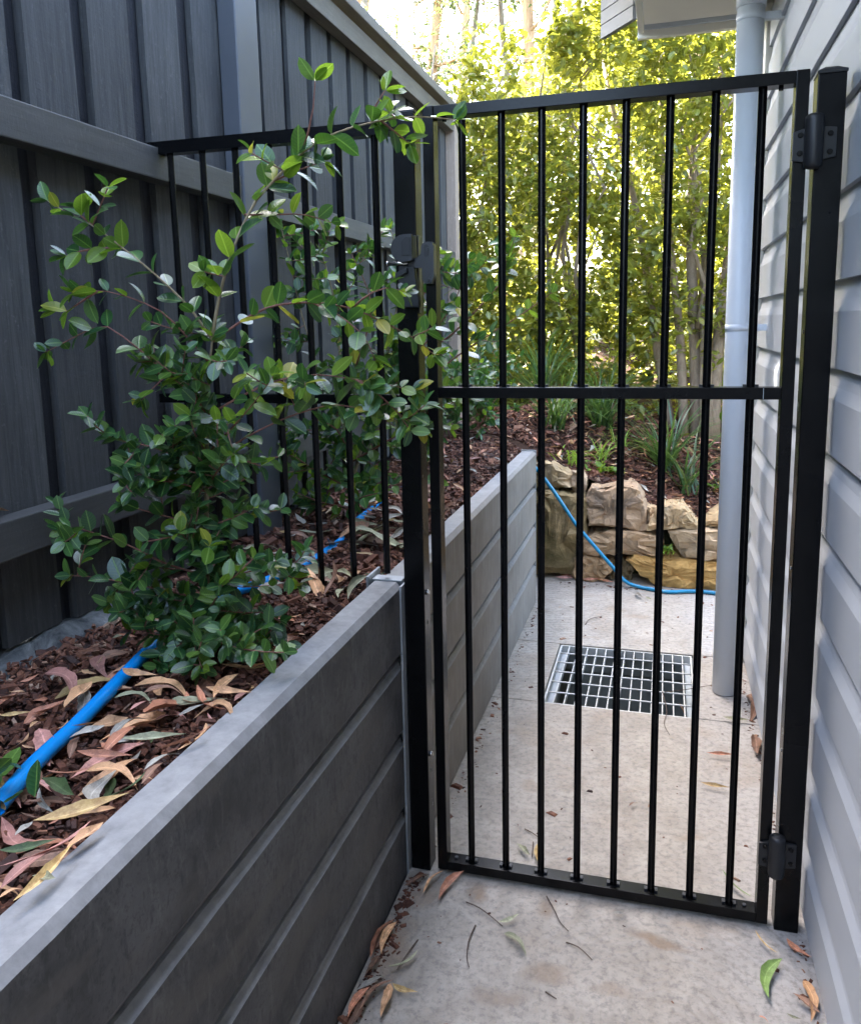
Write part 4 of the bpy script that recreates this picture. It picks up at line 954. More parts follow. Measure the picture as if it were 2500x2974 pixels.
# looser sunlit shrubs further back
for bi, (cx, cy, rx, ry, z0, z1, n, lab) in enumerate(((-3.6, 9.0, 2.0, 1.0, 0.7, 3.6, 10000, 'loose sunlit bush behind the hedge, near the pale gum'), (-0.5, 9.2, 2.3, 1.0, 0.7, 4.4, 16000, 'broad sunlit bush behind the middle of the hedge'), (2.4, 9.0, 2.2, 1.0, 0.7, 5.8, 11000, 'sunlit bush behind the hedge trunks'), (0.8, 8.7, 1.6, 0.9, 0.7, 5.6, 11000, 'tall sunlit bush between the two broad bushes behind the hedge'))):
    b_ = thing('bush', lab, 'bush', (cx, cy, max(0, z0-0.1))); o_ = Vector(b_.location)
    def bs(r, cx=cx, cy=cy, rx=rx, ry=ry, z0=z0, z1=z1):
        a = r.uniform(0, 6.28); q = r.random()**0.4; zz = r.uniform(0, 1); w = math.sqrt(max(0.05, 1-(zz*1.0)**2.2))
        return (cx+rx*q*w*math.cos(a), cy+ry*q*w*math.sin(a), z0+(z1-z0)*zz+0.1*math.sin(a*5))
    pls = [(p-o_, R, s, v, mi) for p, R, s, v, mi in foliage_cloud(n, bs, 0.10, 60+bi, spread=0.1)]
    o = link('crown', scatter_mesh('crown', pls, HL3, [M['hedge_leaf']]), b_); o['kind'] = 'stuff'
    for k in range(3): MB().tube([(cx+k*0.2-0.2, cy, z0-0.2), (cx+(k-1)*0.5, cy, 1.8), (cx+(k-1)*0.9, cy+0.1, 2.6)], [0.04, 0.03, 0.012], 7).build('stem', M['hedge_bark'], b_)

# ------------------------------------------------------------------ gum trees
GL = [leaf_mesh('gum_a', M['gum_leaf'], 1, 0.29, 0.06, 0.3, n=3), leaf_mesh('gum_b', M['gum_leaf'], 1, 0.33, 0.1, 0.1, n=3)]
def gum(label, base, top, r0, mat, seed, limbs, leaves, lean=0.0, spread=1.8, zmin=4.2):
    r = random.Random(seed); t = thing('gum_tree', label, 'tree', base); o_ = Vector(base); bp = Vector(base); tp = Vector(top)
    pts = []; n = 14
    for k in range(n+1):
        f = k/n; p = bp.lerp(tp, f)+Vector((math.sin(f*6+seed)*0.10, math.cos(f*5+seed)*0.08, 0)); pts.append(p)
    MB().tube(pts, [r0*(1-0.55*k/n)*(1.25 if k == 0 else 1) for k in range(n+1)], 14).build('trunk', mat, t, True)
    ends = []
    for i in range(limbs):
        f = r.uniform(0.42, 0.97); p = bp.lerp(tp, f); a = r.uniform(0, 6.28); ln = spread*r.uniform(0.5, 1.1); q = [p]; d = Vector((math.cos(a), math.sin(a)*0.8, r.uniform(0.1, 0.8))).normalized()
        for k in range(6):
            d = (d+Vector((r.gauss(0, .25), r.gauss(0, .25), r.gauss(0.02, .22)))).normalized(); q.append(q[-1]+d*ln/6)
            if k > 1:
                ends.append(q[-1])
        MB().tube(q, [r0*0.22*(1-k/7.5) for k in range(7)], 6).build('limb', mat, t, True)
        for k in range(2, 6):   # fine branching
            d2 = Vector((r.gauss(0, 1), r.gauss(0, 1), r.gauss(0.1, .6))).normalized(); e = q[k]+d2*ln*0.4; ends.append(e); mid = q[k].lerp(e, 0.5)+Vector((r.gauss(0, .05), 0, r.gauss(0, .06)))
            MB().tube([q[k], mid, e], [r0*0.09, r0*0.06, r0*0.03], 5).build('branch', mat, t, True)
    P = []
    if leaves:
        def sm(r_):
            e = ends[r_.randrange(len(ends))]; return e+Vector((r_.gauss(0, .28), r_.gauss(0, .28), r_.gauss(-0.05, .22)))
        P = [(p-o_, R, s, v, mi) for p, R, s, v, mi in foliage_cloud(leaves, sm, 0.11, seed+300, per=7, spread=0.12)]
        o = link('crown', scatter_mesh('crown', P, GL, [M['gum_leaf']]), t); o['kind'] = 'stuff'
    return t
gz = 1.1
gum('tall pale barked gum tree standing beyond the fence end', (-4.55, 14.0, gz), (-4.05, 14.0, 9.0), 0.20, M['gum_white'], 1, 6, 900, spread=2.2)
gum('brown barked gum tree close beside the pale gum', (-3.95, 14.2, gz), (-3.85, 14.2, 8.6), 0.13, M['gum_brown'], 2, 9, 2600)
gum('slender leaning gum sapling beside the brown gum', (-4.10, 14.6, gz), (-3.15, 14.6, 8.2), 0.07, M['gum_dark'], 3, 9, 2600)
gum('brown gum tree with a forked leaning limb above the hedge', (-2.32, 14.0, gz), (-2.38, 14.0, 8.6), 0.15, M['gum_brown'], 4, 9, 2400)
gum('thin leaning gum branching away from the forked gum', (-2.9, 14.3, gz), (-1.25, 14.3, 6.9), 0.10, M['gum_brown'], 5, 5, 500)
gum('slim grey gum tree between the brown gums', (-2.62, 15.2, gz), (-2.9, 15.2, 8.5), 0.09, M['gum_dark'], 6, 10, 2800)
gum('grey gum tree partly behind the fence capping', (-5.9, 15.5, gz), (-5.6, 15.5, 9), 0.13, M['gum_brown'], 7, 9, 2600)
for i in range(9):
    x = -9+i*1.9+rt.uniform(-.5, .5); yv = 19+rt.uniform(0, 5)
    gum(['distant grey gum tree with thin blue green foliage', 'distant brown gum tree with open foliage'][i % 2]+' number of the far row', (x, yv, 1.4), (x+rt.uniform(-.6, .6), yv, 11+rt.uniform(-1, 2)), 0.14, M['gum_dark'] if i % 2 else M['gum_brown'], 20+i, 9, 4200, spread=3.2)['group'] = 'far row of gum trees'
for o in bpy.data.objects:
    if o.get('label', '').endswith('number of the far row'): o['label'] = o['label'].replace(' number of the far row', ' in the far row')
# added unseen tree; crown shaped to keep sun off house wall and eave
nt = thing('added_shade_tree', 'added out of view broadleaf tree beyond the fence, put in to shade the passage', 'tree', (-4.2, 2.6, 0.6)); o_ = Vector(nt.location)
MB().tube([(-4.2, 2.6, 0.55), (-4.15, 2.6, 2.0), (-4.2, 2.7, 4.4), (-4.3, 2.8, 7.2)], [0.16, 0.13, 0.10, 0.05], 10).build('trunk', M['gum_dark'], nt)
def nts(r):
    a = r.uniform(0, 6.28); b = math.acos(r.uniform(-1, 1)); q = r.random()**0.4
    return (-4.3+1.5*q*math.cos(a)*math.sin(b), 3.2+5.4*q*math.sin(a)*math.sin(b), 6.2+3.0*q*math.cos(b))
o = link('crown', scatter_mesh('crown', [(p-o_, R, s, v, mi) for p, R, s, v, mi in foliage_cloud(26000, nts, 0.24, 91, spread=0.15)], HL3, [M['hedge_leaf']]), nt); o['kind'] = 'stuff'
# bare pale bush in front of the gums
bb = thing('bare_bush', 'bare pale twiggy bush above the hedge in front of the gums', 'bush', (-1.75, 10.5, 1.0)); tw = MB(); rb = random.Random(5)
for i in range(46):
    a = rb.uniform(0, 6.28); p = Vector((-1.75, 10.5, 3.0+rb.uniform(-.3, .6))); d = Vector((math.cos(a), math.sin(a)*0.6, rb.uniform(-0.1, 0.9))).normalized(); q = [p]; ln = rb.uniform(0.6, 1.5)
    for k in range(6):
        d = (d+Vector((rb.gauss(0, .2), rb.gauss(0, .2), rb.gauss(-.02, .2)))).normalized(); q.append(q[-1]+d*ln/6)
        if k > 1:
            e = (d+Vector((rb.gauss(0, .6), rb.gauss(0, .6), rb.gauss(0, .6)))).normalized(); tw.tube([q[-1], q[-1]+e*ln*0.22], [0.005, 0.002], 4)
    tw.tube(q, [0.014*(1-k/7.5) for k in range(7)], 5)
MB().tube([(-1.75, 10.5, 0.95), (-1.7, 10.5, 2.0), (-1.75, 10.5, 3.3)], [0.06, 0.05, 0.03], 8).build('trunk', M['dry_twig'], bb)
o = tw.build('twigs', M['dry_twig'], bb); o['kind'] = 'stuff'

# ------------------------------------------------------------------ strap leaved plants
def strap_plant(label, x, y, n, L, seed, mat='strap', w=0.011, group=None):
    r = random.Random(seed); z = bed_h(x, y)-0.01; t = thing('strappy_plant', label, 'plant', (x, y, z), group); V = []; F = []
    for i in range(n):
        a = r.uniform(0, 6.28); tilt = r.uniform(0.08, 0.75); ln = L*r.uniform(0.55, 1.1); ww = w*r.uniform(0.6, 1.1); bxx, byy = r.gauss(0, .03), r.gauss(0, .03)
        ca, sa = math.cos(a), math.sin(a); ph = tilt; px = 0; pz = 0; k0 = len(V); m_ = 8; tw_ = r.uniform(-.6, .6)
        for k in range(m_+1):
            f = k/m_; wd = ww*0.5*(1-f**2.2)+0.0004; ox, oy = -sa*wd, ca*wd
            X, Y_ = bxx+ca*px, byy+sa*px
            V += [(X+ox, Y_+oy, pz+wd*0.4), (X-ox, Y_-oy, pz-wd*tw_*0.5)]
            ph += r.uniform(0.10, 0.24)*(0.5+f); px += math.sin(ph)*ln/m_; pz += math.cos(ph)*ln/m_
        for k in range(m_): F.append((k0+2*k, k0+2*k+1, k0+2*k+3, k0+2*k+2))
    o = link('blades', mesh_from('blades', V, F, M[mat], True), t); o['kind'] = 'stuff'; return t
strap_plant('arching strap leaved plant against the end of the sleeper wall', -0.62, 4.75, 60, 0.62, 1)
strap_plant('tall strap leaved clump under the hedge, midway along the stones', -0.36, 5.05, 110, 0.72, 2)
strap_plant('strap leaved clump beside the hedge trunks', 0.02, 4.82, 80, 0.66, 3)
strap_plant('strap leaved clump growing in front of the hedge trunks', 0.14, 4.62, 36, 0.55, 4)
strap_plant('broad strap leaved clump deep under the hedge', -0.75, 5.25, 80, 0.75, 5)
strap_plant('short bright green grass tuft on the bark above the large stone', -0.36, 4.62, 26, 0.20, 6, 'weed', 0.008)
strap_plant('small green grass tuft between the strap clumps', -0.24, 4.85, 22, 0.22, 7, 'weed', 0.008)
strap_plant('yellow green grass tuft at the wall end beside the upper stone', -0.50, 4.42, 24, 0.20, 8, 'weed', 0.010)
def rosette(name, label, c, n, size, seed, mat, up=0.5):
    r = random.Random(seed); t = thing(name, label, 'plant', c); P = []
    for i in range(n):
        a = r.uniform(0, 6.28); d = Vector((math.cos(a), math.sin(a), r.uniform(0.1, 1.0)*up*2)).normalized(); P.append((Vector((r.gauss(0, size*.6), r.gauss(0, size*.6), r.uniform(0, size*up))), frame(d, (r.gauss(0, .4), r.gauss(0, .4)-.2, 1)), size*r.uniform(.6, 1.2), r.randrange(4), 0))
    o = link('leaves', scatter_mesh('leaves', P, LEAF, [M[mat]]), t); o['kind'] = 'stuff'; return t
rosette('weed', 'low bright green leafy weed on the bark above the stones', (-0.33, 4.46, bed_h(-0.33, 4.46)), 34, 0.055, 1, 'weed')
rosette('weed', 'small light green weed beside the flat topped stone', (-0.24, 4.50, bed_h(-0.24, 4.50)), 20, 0.05, 2, 'weed')
rosette('fern', 'tiny bright green fern in the gap between two stones', (0.035, 4.17, 0.175), 46, 0.026, 3, 'weed', 0.9)
rosette('weed', 'leafy green weed on the slope near the downpipe', (0.36, 4.75, bed_h(0.36, 4.75)), 60, 0.06, 4, 'leaf_light')
rosette('shrub', 'small light leaved shrub beside the hedge trunks', (0.42, 5.1, bed_h(0.42, 5.1)+0.15), 260, 0.06, 5, 'leaf_light', 6.0)
rosette('seedling', 'green seedling poking over the open hose end', (-0.845, 0.80, 0.735), 12, 0.05, 6, 'leaf', 0.7)

# ================================================================== HOSE
def hose(label, pts, rad, mat, flat=1.0):
    q = resample(pts, 0.02); n = len(q)
    mb = MB(); seg = 10; rings = []
    for i in range(n):
        t = (q[min(i+1, n-1)]-q[max(i-1, 0)]).normalized(); s = t.cross(Vector((0, 0, 1))).normalized(); u = s.cross(t)
        k = 1+0.02*math.sin(i*0.7)
        rings.append([mb.bm.verts.new(q[i]+s*math.cos(a)*rad*k+u*math.sin(a)*rad*flat*k) for a in [j*2*math.pi/seg for j in range(seg)]])
    for A, B in zip(rings, rings[1:]):
        for j in range(seg): mb.bm.faces.new((A[j], A[(j+1) % seg], B[(j+1) % seg], B[j])).smooth = True
    return tag(mb.build('hose', mat, None, True), label, 'hose')
hose('thick blue plastic hose lying along the bark of the raised bed', [(-0.824, 0.775, 0.738), (-0.855, 0.877, 0.738), (-0.878, 0.99, 0.737), (-0.908, 1.122, 0.738), (-0.952, 1.294, 0.735), (-0.972, 1.464, 0.735), (-0.975, 1.62, 0.733), (-0.938, 1.742, 0.728), (-0.929, 1.989, 0.708), (-0.919, 2.216, 0.716), (-0.934, 2.389, 0.735), (-0.97, 2.6, 0.715), (-0.98, 3.2, 0.73)], 0.0125, M['hose_blue'])
hose('thin blue garden hose draped down the stones onto the path', [(-0.69, 4.00, 0.64), (-0.63, 4.01, 0.635), (-0.60, 4.02, 0.61), (-0.562, 4.03, 0.558), (-0.515, 4.06, 0.482), (-0.464, 4.09, 0.394), (-0.421, 4.10, 0.326), (-0.372, 4.10, 0.267), (-0.301, 4.10, 0.186), (-0.224, 4.10, 0.10), (-0.165, 4.11, 0.03), (-0.10, 4.10, 0.012), (-0.033, 4.075, 0.011), (0.044, 4.05, 0.011), (0.121, 4.075, 0.011), (0.198, 4.09, 0.011), (0.30, 4.08, 0.011), (0.6, 4.07, 0.011)], 0.0095, M['hose_cyan'])

# ================================================================== BARK MULCH AND LITTER
def chips(name, n, area, size, seed, label):
    r = random.Random(seed); V = []; F = []
    k = 0
    while k < n:
        x, y = area(r)
        if x is None: continue
        z = bed_h(x, y)+r.uniform(0.0, 0.016); L = size*r.lognormvariate(0, .45); W = L*r.uniform(.3, .7); H_ = L*r.uniform(.12, .3)
        Rm = Matrix.Rotation(r.uniform(0, 6.28), 3, 'Z') @ Matrix.Rotation(r.gauss(0, .45), 3, 'X') @ Matrix.Rotation(r.gauss(0, .45), 3, 'Y'); o = len(V)
        for a, b, c in ((-1,-1,-1),(1,-.7,-1),(.8,1,-1),(-.9,.8,-1),(-.8,-.8,1),(.9,-.5,1),(.6,.9,1),(-.7,.6,1)):
            V.append(tuple(Rm @ Vector((a*L/2*r.uniform(.8, 1.1), b*W/2*r.uniform(.7, 1.1), c*H_/2))+Vector((x, y, z))))
        F += [(o+3,o+2,o+1,o),(o+4,o+5,o+6,o+7),(o,o+1,o+5,o+4),(o+1,o+2,o+6,o+5),(o+2,o+3,o+7,o+6),(o+3,o,o+4,o+7)]; k += 1
    o = link(name, mesh_from(name, V, F, M['chip'])); return tag(o, label, 'mulch', None, 'stuff')
chips('bark_mulch', 11000, lambda r: (r.uniform(-1.19, -0.66), r.uniform(0.45, 1.85)), 0.014, 1, 'dark red brown bark mulch covering the raised bed in front of the panel')
chips('bark_mulch', 8000, lambda r: (r.uniform(-1.2, -0.655), r.uniform(1.85, 4.2)), 0.019, 2, 'dark red brown bark mulch in the bed behind the panel')
chips('bark_mulch', 9000, lambda r: (r.uniform(-1.1, 0.9), 4.36+r.random()**1.4*1.6), 0.024, 3, 'red brown bark mulch on the slope above the stones')

def litter_mesh(name, L, W, sick, curl, droop, mat, n=10, seed=0):
    V = []; F = []; r = random.Random(seed)
    for i in range(n+1):
        t = i/n; w = W*0.5*max(0.03, math.sin(math.pi*t**0.8)**0.8)*(1 if t < .55 else 1-(t-.55)*0.45); x = sick*L*math.sin(math.pi*t)+0.03*L*math.sin(t*5+seed); z = droop*L*math.sin(math.pi*t)+curl*L*(t-0.5)**2
        tw = 0.55*math.sin(t*3.4+seed*1.7); up = 0.2+0.4*abs(math.sin(seed*2.3+t*2))
        wl, wr = w*r.uniform(.82, 1.08), w*r.uniform(.82, 1.08)
        V += [(x-wl, (t-0.5)*L, z+wl*(up+tw)), (x-wl*.5, (t-0.5)*L, z+wl*.4*(up*.6+tw)), (x, (t-0.5)*L, z), (x+wr*.5, (t-0.5)*L, z+wr*.4*(up*.6-tw)), (x+wr, (t-0.5)*L, z+wr*(up-tw))]
    for i in range(n):
        for k in range(4): a = i*5+k; F.append((a, a+1, a+6, a+5))
    me = mesh_from(name, V, F, mat, True); set_uv(me, [-1, -.5, 0, .5, 1]*(n+1), [i/n for i in range(n+1) for _ in range(5)]); return me
LM = {}
KINDS = ('salmon', 'tan', 'brown', 'pink', 'yellow', 'grey', 'olive', 'green', 'bright')
rl = random.Random(12)
for k in KINDS:
    LM[k] = [litter_mesh('litter_'+k, 1.0, W, s, c, d, M['lit_'+k], seed=q) for q, (W, s, c, d) in enumerate(((0.17, 0.10, 0.2, 0.05), (0.20, -0.07, -0.2, 0.07), (0.15, 0.18, 0.3, 0.03), (0.24, 0.03, 0.3, 0.06), (0.17, -0.14, 0.15, -0.02), (0.20, 0.05, -0.15, 0.08)))]
WORD = {'salmon': 'salmon red', 'tan': 'tan', 'brown': 'dark brown', 'pink': 'dull pink', 'yellow': 'yellow spotted', 'grey': 'pale grey', 'olive': 'olive grey', 'green': 'dark green', 'bright': 'bright green'}
def fallen(k, x, y, z, L, rz, v=None, tilt=0.12, label=None, group=None, wscale=1.0):
    o = link('fallen_leaf', LM[k][rl.randrange(6) if v is None else v]); o.location = (x, y, z); o.scale = (L*wscale*1.3, L, L)
    o.rotation_euler = (rl.gauss(0, tilt), rl.gauss(0, tilt), rz); return tag(o, label, 'leaf', group)
def between(k, p0, p1, v, label, group=None, z=0.0, ws=1.0, tilt=0.04):
    d = (p1[0]-p0[0], p1[1]-p0[1]); L = math.hypot(*d); return fallen(k, (p0[0]+p1[0])/2, (p0[1]+p1[1])/2, z, L, math.atan2(d[1], d[0])-math.pi/2, v, tilt, label, group, ws*0.78)
between('salmon', (-0.441, 1.751), (-0.477, 1.645), 2, 'salmon red curved leaf on the path under the gate corner', None, 0.010, 1.00)
between('tan', (-0.495, 1.749), (-0.524, 1.661), 0, 'orange tan leaf on the path between gate and black post', None, 0.010, 0.80)
between('brown', (-0.527, 1.739), (-0.577, 1.680), 1, 'dark brown curled leaf at the foot of the latch post', None, 0.010, 0.80)
between('salmon', (-0.560, 1.557), (-0.576, 1.438), 0, 'salmon red leaf in the heap against the sleeper wall foot', 'leaf heap by the wall', 0.010, 1.00)
between('tan', (-0.548, 1.551), (-0.552, 1.453), 2, 'tan leaf in the heap against the sleeper wall foot', 'leaf heap by the wall', 0.010, 1.00)
between('brown', (-0.574, 1.535), (-0.578, 1.471), 1, 'dark brown leaf in the heap against the sleeper wall foot', 'leaf heap by the wall', 0.010, 1.00)
between('brown', (-0.558, 1.451), (-0.566, 1.392), 3, 'dark brown leaf in the heap against the sleeper wall foot', 'leaf heap by the wall', 0.010, 1.00)
between('grey', (-0.530, 1.409), (-0.576, 1.358), 1, 'pale grey leaf in the heap against the sleeper wall foot', 'leaf heap by the wall', 0.010, 1.00)
between('brown', (-0.510, 1.398), (-0.549, 1.306), 0, 'dark brown leaf in the heap against the sleeper wall foot', 'leaf heap by the wall', 0.010, 1.00)
between('salmon', (-0.546, 1.366), (-0.560, 1.280), 2, 'salmon red leaf in the heap against the sleeper wall foot', 'leaf heap by the wall', 0.010, 1.00)
between('tan', (-0.508, 1.383), (-0.499, 1.302), 3, 'tan leaf in the heap against the sleeper wall foot', 'leaf heap by the wall', 0.010, 1.00)
between('brown', (-0.550, 1.342), (-0.562, 1.261), 1, 'dark brown leaf in the heap against the sleeper wall foot', 'leaf heap by the wall', 0.010, 1.00)
between('yellow', (-0.508, 1.391), (-0.449, 1.376), 0, 'pale orange leaf beside the leaf heap on the path', None, 0.010, 1.00)
between('olive', (-0.532, 1.425), (-0.483, 1.487), 2, 'olive leaf sticking out of the leaf heap', None, 0.010, 1.00)
between('olive', (-0.332, 1.618), (-0.288, 1.647), 0, 'small green leaf on a fallen twig before the gate', None, 0.010, 1.00)
between('olive', (-0.312, 1.594), (-0.255, 1.534), 1, 'long olive green leaf hanging from the fallen twig', None, 0.010, 0.90)
between('bright', (0.272, 1.651), (0.232, 1.533), 2, 'bright green curved leaf on the path near the hinge post', None, 0.010, 1.25)
between('tan', (0.307, 1.616), (0.301, 1.514), 1, 'tan leaf on the path at the foot of the weatherboards', None, 0.010, 1.00)
between('brown', (0.277, 1.567), (0.322, 1.532), 3, 'brown curled leaf crossing a tan leaf by the weatherboards', None, 0.010, 1.00)
between('salmon', (0.286, 1.724), (0.326, 1.675), 0, 'red brown leaf near the base of the hinge post', None, 0.010, 1.00)
between('yellow', (0.223, 1.728), (0.262, 1.673), 2, 'yellow green leaf before the hinge post', None, 0.010, 0.70)
between('bright', (0.166, 1.918), (0.226, 1.839), 2, 'long green leaf on the path just inside the gate hinge', None, 0.010, 0.60)
between('yellow', (0.130, 2.312), (0.212, 2.302), 0, 'pale yellow leaf on the path inside the gate', None, 0.010, 0.70)
between('salmon', (0.154, 2.487), (0.241, 2.496), 0, 'thin red leaf on the path near the house', None, 0.010, 0.60)
between('brown', (0.308, 2.637), (0.309, 2.498), 3, 'brown leaf against the base of the house wall', None, 0.010, 1.00)
between('brown', (0.327, 2.967), (0.303, 2.757), 1, 'long brown leaf along the house wall beside the downpipe', None, 0.010, 1.00)
between('olive', (0.218, 2.743), (0.306, 2.743), 0, 'olive leaf scraps on the path beside the drain', None, 0.010, 1.00)
between('olive', (-0.339, 1.900), (-0.297, 1.863), 3, 'pale leaf on the path inside the gate', None, 0.010, 1.00)
between('yellow', (-0.280, 1.922), (-0.275, 1.837), 0, 'yellow leaf touching the bottom rail of the gate', None, 0.010, 0.80)
between('brown', (-0.067, 2.150), (-0.040, 2.168), 1, 'tiny dark curled leaf in the middle of the path', None, 0.010, 1.00)
between('grey', (-0.087, 1.708), (-0.058, 1.713), 3, 'white flake on the path before the gate', None, 0.010, 1.00)
between('olive', (0.259, 1.515), (0.285, 1.508), 0, 'olive leaf at the path edge by the house', None, 0.010, 1.00)
between('salmon', (0.207, 1.498), (0.222, 1.486), 1, 'orange leaf tip at the path edge by the house', None, 0.010, 1.00)
between('pink', (-0.530, 4.160), (-0.429, 4.173), 0, 'dull pink leaf on the path at the foot of the stones', 'leaves at the foot of the stones', 0.010, 1.00)
between('pink', (-0.509, 4.222), (-0.443, 4.198), 0, 'dull pink leaf on the path at the foot of the stones', 'leaves at the foot of the stones', 0.010, 1.00)
between('salmon', (-0.389, 4.163), (-0.296, 4.174), 0, 'salmon red leaf on the path at the foot of the stones', 'leaves at the foot of the stones', 0.010, 1.00)
between('salmon', (-0.290, 4.175), (-0.225, 4.135), 0, 'salmon red leaf on the path at the foot of the stones', 'leaves at the foot of the stones', 0.010, 1.00)
between('tan', (-0.331, 4.194), (-0.251, 4.166), 0, 'tan leaf on the path at the foot of the stones', 'leaves at the foot of the stones', 0.010, 1.00)
between('grey', (-0.105, 4.022), (-0.076, 3.914), 0, 'pale grey leaf on the path at the foot of the stones', 'leaves at the foot of the stones', 0.010, 1.00)
between('olive', (-0.062, 3.949), (-0.026, 3.909), 0, 'olive leaf on the path at the foot of the stones', 'leaves at the foot of the stones', 0.010, 1.00)
between('salmon', (-0.770, 0.914), (-0.747, 1.020), 1, 'long salmon leaf on the mulch, beside the sleeper wall top', None, 0.746, 0.90)
between('salmon', (-0.800, 0.899), (-0.720, 0.919), 0, 'flat salmon leaf with a hooked end on the mulch', None, 0.746, 0.70)
between('salmon', (-0.811, 0.854), (-0.752, 0.873), 2, 'pinkish orange curved leaf across the middle of the mulch', None, 0.746, 1.00)
between('tan', (-0.764, 0.877), (-0.666, 0.852), 1, 'wide peach leaf bending over another leaf on the mulch', None, 0.746, 1.00)
between('yellow', (-0.731, 0.739), (-0.651, 0.819), 0, 'long yellow spotted leaf on the mulch close to the wall top', None, 0.752, 0.85)
between('pink', (-0.701, 0.654), (-0.654, 0.747), 2, 'long dull pink leaf on the mulch close to the wall top', None, 0.756, 0.85)
between('pink', (-0.680, 0.632), (-0.641, 0.706), 1, 'wide pink spotted leaf on the mulch close to the wall top', None, 0.759, 0.90)
between('tan', (-0.646, 0.695), (-0.640, 0.751), 3, 'short tan leaf overlapping the sleeper wall edge', None, 0.759, 1.00)
between('yellow', (-0.637, 0.607), (-0.636, 0.699), 0, 'thin pale yellow leaf on the mulch at the wall edge', None, 0.764, 0.50)
between('olive', (-0.647, 0.645), (-0.614, 0.644), 3, 'dry yellow grey leaf on the mulch at the wall edge', None, 0.766, 1.40)
between('tan', (-0.665, 0.616), (-0.647, 0.632), 1, 'orange brown leaf scrap at the wall edge', None, 0.759, 1.20)
between('green', (-0.685, 0.812), (-0.674, 0.881), 2, 'dark green narrow leaf on the mulch', None, 0.746, 0.80)
between('brown', (-0.669, 0.864), (-0.651, 0.924), 1, 'dark brown curled leaf beside the sleeper top', None, 0.746, 0.90)
between('green', (-0.799, 0.832), (-0.727, 0.809), 3, 'green grey folded leaf beside the blue hose', None, 0.746, 1.10)
between('tan', (-0.907, 1.149), (-0.835, 1.143), 0, 'tan leaf lying across the blue hose', None, 0.756, 1.20)
between('brown', (-0.836, 1.109), (-0.766, 1.115), 1, 'brown leaf behind the blue hose', None, 0.746, 1.00)
between('tan', (-0.701, 1.194), (-0.693, 1.097), 2, 'curved tan leaf near the shrub foot', None, 0.746, 1.00)
between('tan', (-0.699, 1.102), (-0.640, 1.057), 1, 'tan leaf tail beside the sleeper top', None, 0.746, 1.00)
between('tan', (-0.734, 1.137), (-0.648, 1.137), 0, 'straight tan leaf crossing the curved tan leaf', None, 0.746, 0.70)
between('pink', (-1.056, 1.136), (-0.944, 1.062), 1, 'rusty red leaf above the blue hose', None, 0.746, 1.10)
between('tan', (-0.913, 1.009), (-0.939, 1.105), 3, 'broad tan leaf beside the blue hose', None, 0.746, 0.90)
between('yellow', (-1.006, 0.971), (-0.964, 0.993), 0, 'pale tan leaf far along the mulch', None, 0.746, 0.70)
between('brown', (-0.811, 0.894), (-0.829, 0.963), 1, 'brown leaf leaning on the blue hose', None, 0.746, 1.00)
between('grey', (-0.830, 0.922), (-0.801, 0.964), 3, 'spotted grey curled leaf over the blue hose', None, 0.756, 1.10)
between('grey', (-0.793, 0.960), (-0.773, 1.028), 1, 'pale grey leaf in the middle of the mulch', None, 0.746, 1.00)
between('tan', (-0.850, 0.950), (-0.819, 0.998), 2, 'narrow orange leaf touching the blue hose', None, 0.754, 0.60)
between('olive', (-0.762, 0.947), (-0.678, 0.989), 0, 'yellow green leaf under a red leaf', None, 0.746, 0.50)
between('salmon', (-0.679, 0.921), (-0.632, 0.990), 2, 'thin red leaf reaching over the sleeper edge', None, 0.760, 0.50)
between('grey', (-0.686, 0.896), (-0.652, 0.943), 1, 'grey twisted leaf near the sleeper edge', None, 0.746, 0.80)
between('tan', (-0.905, 0.866), (-0.917, 0.935), 2, 'brown tan leaf at the bed edge by the footing', None, 0.746, 1.00)
between('pink', (-0.818, 1.045), (-0.790, 1.076), 1, 'short red leaf on the mulch', None, 0.746, 1.00)
between('green', (-0.740, 0.693), (-0.688, 0.728), 0, 'dark green grey leaf under the pink leaf', None, 0.744, 0.90)
between('grey', (-0.742, 0.720), (-0.743, 0.749), 3, 'dark grey leaf curl on the mulch', None, 0.746, 1.30)
def twig(p, label, r=0.0016):
    q = resample([(x, y, 0.003+0.004*math.sin(i*1.9)**2) for i, (x, y) in enumerate(p)], 0.012)
    return tag(MB().tube(q, [r*(1-0.5*i/len(q)) for i in range(len(q))], 5).build('twig', M['brown_twig']), label, 'twig')
twig([(-0.419,1.670),(-0.377,1.651),(-0.321,1.613)], 'bent brown twig with leaves before the gate')
twig([(-0.381,1.602),(-0.384,1.551),(-0.378,1.505),(-0.367,1.479)], 'thin curved dark twig before the gate')
twig([(-0.239,1.737),(-0.216,1.693),(-0.198,1.659),(-0.176,1.635)], 'pale knobbly twig before the gate')
twig([(-0.177,1.602),(-0.148,1.590),(-0.118,1.564)], 'forked dark twig on the path')
twig([(-0.202,1.457),(-0.178,1.441)], 'short thin twig on the path')
twig([(0.021,2.919),(0.036,2.759),(0.027,2.670),(0.045,2.593)], 'curved dark twig by the drain corner')
twig([(0.029,2.917),(0.099,2.945),(0.202,3.017)], 'straight thin twig from the drain to the downpipe')
twig([(-0.315,3.533),(-0.300,3.598),(-0.251,3.649)], 'small spiky dark twig beyond the drain')
twig([(-0.495,1.527),(-0.505,1.472),(-0.512,1.433)], 'dark stalk sticking out of the leaf heap')
twig([(-0.332,1.982),(-0.305,1.962),(-0.281,1.943)], 'thin reddish twig inside the gate')
twig([(-0.301,1.932),(-0.294,1.866)], 'tiny brown twig inside the gate')

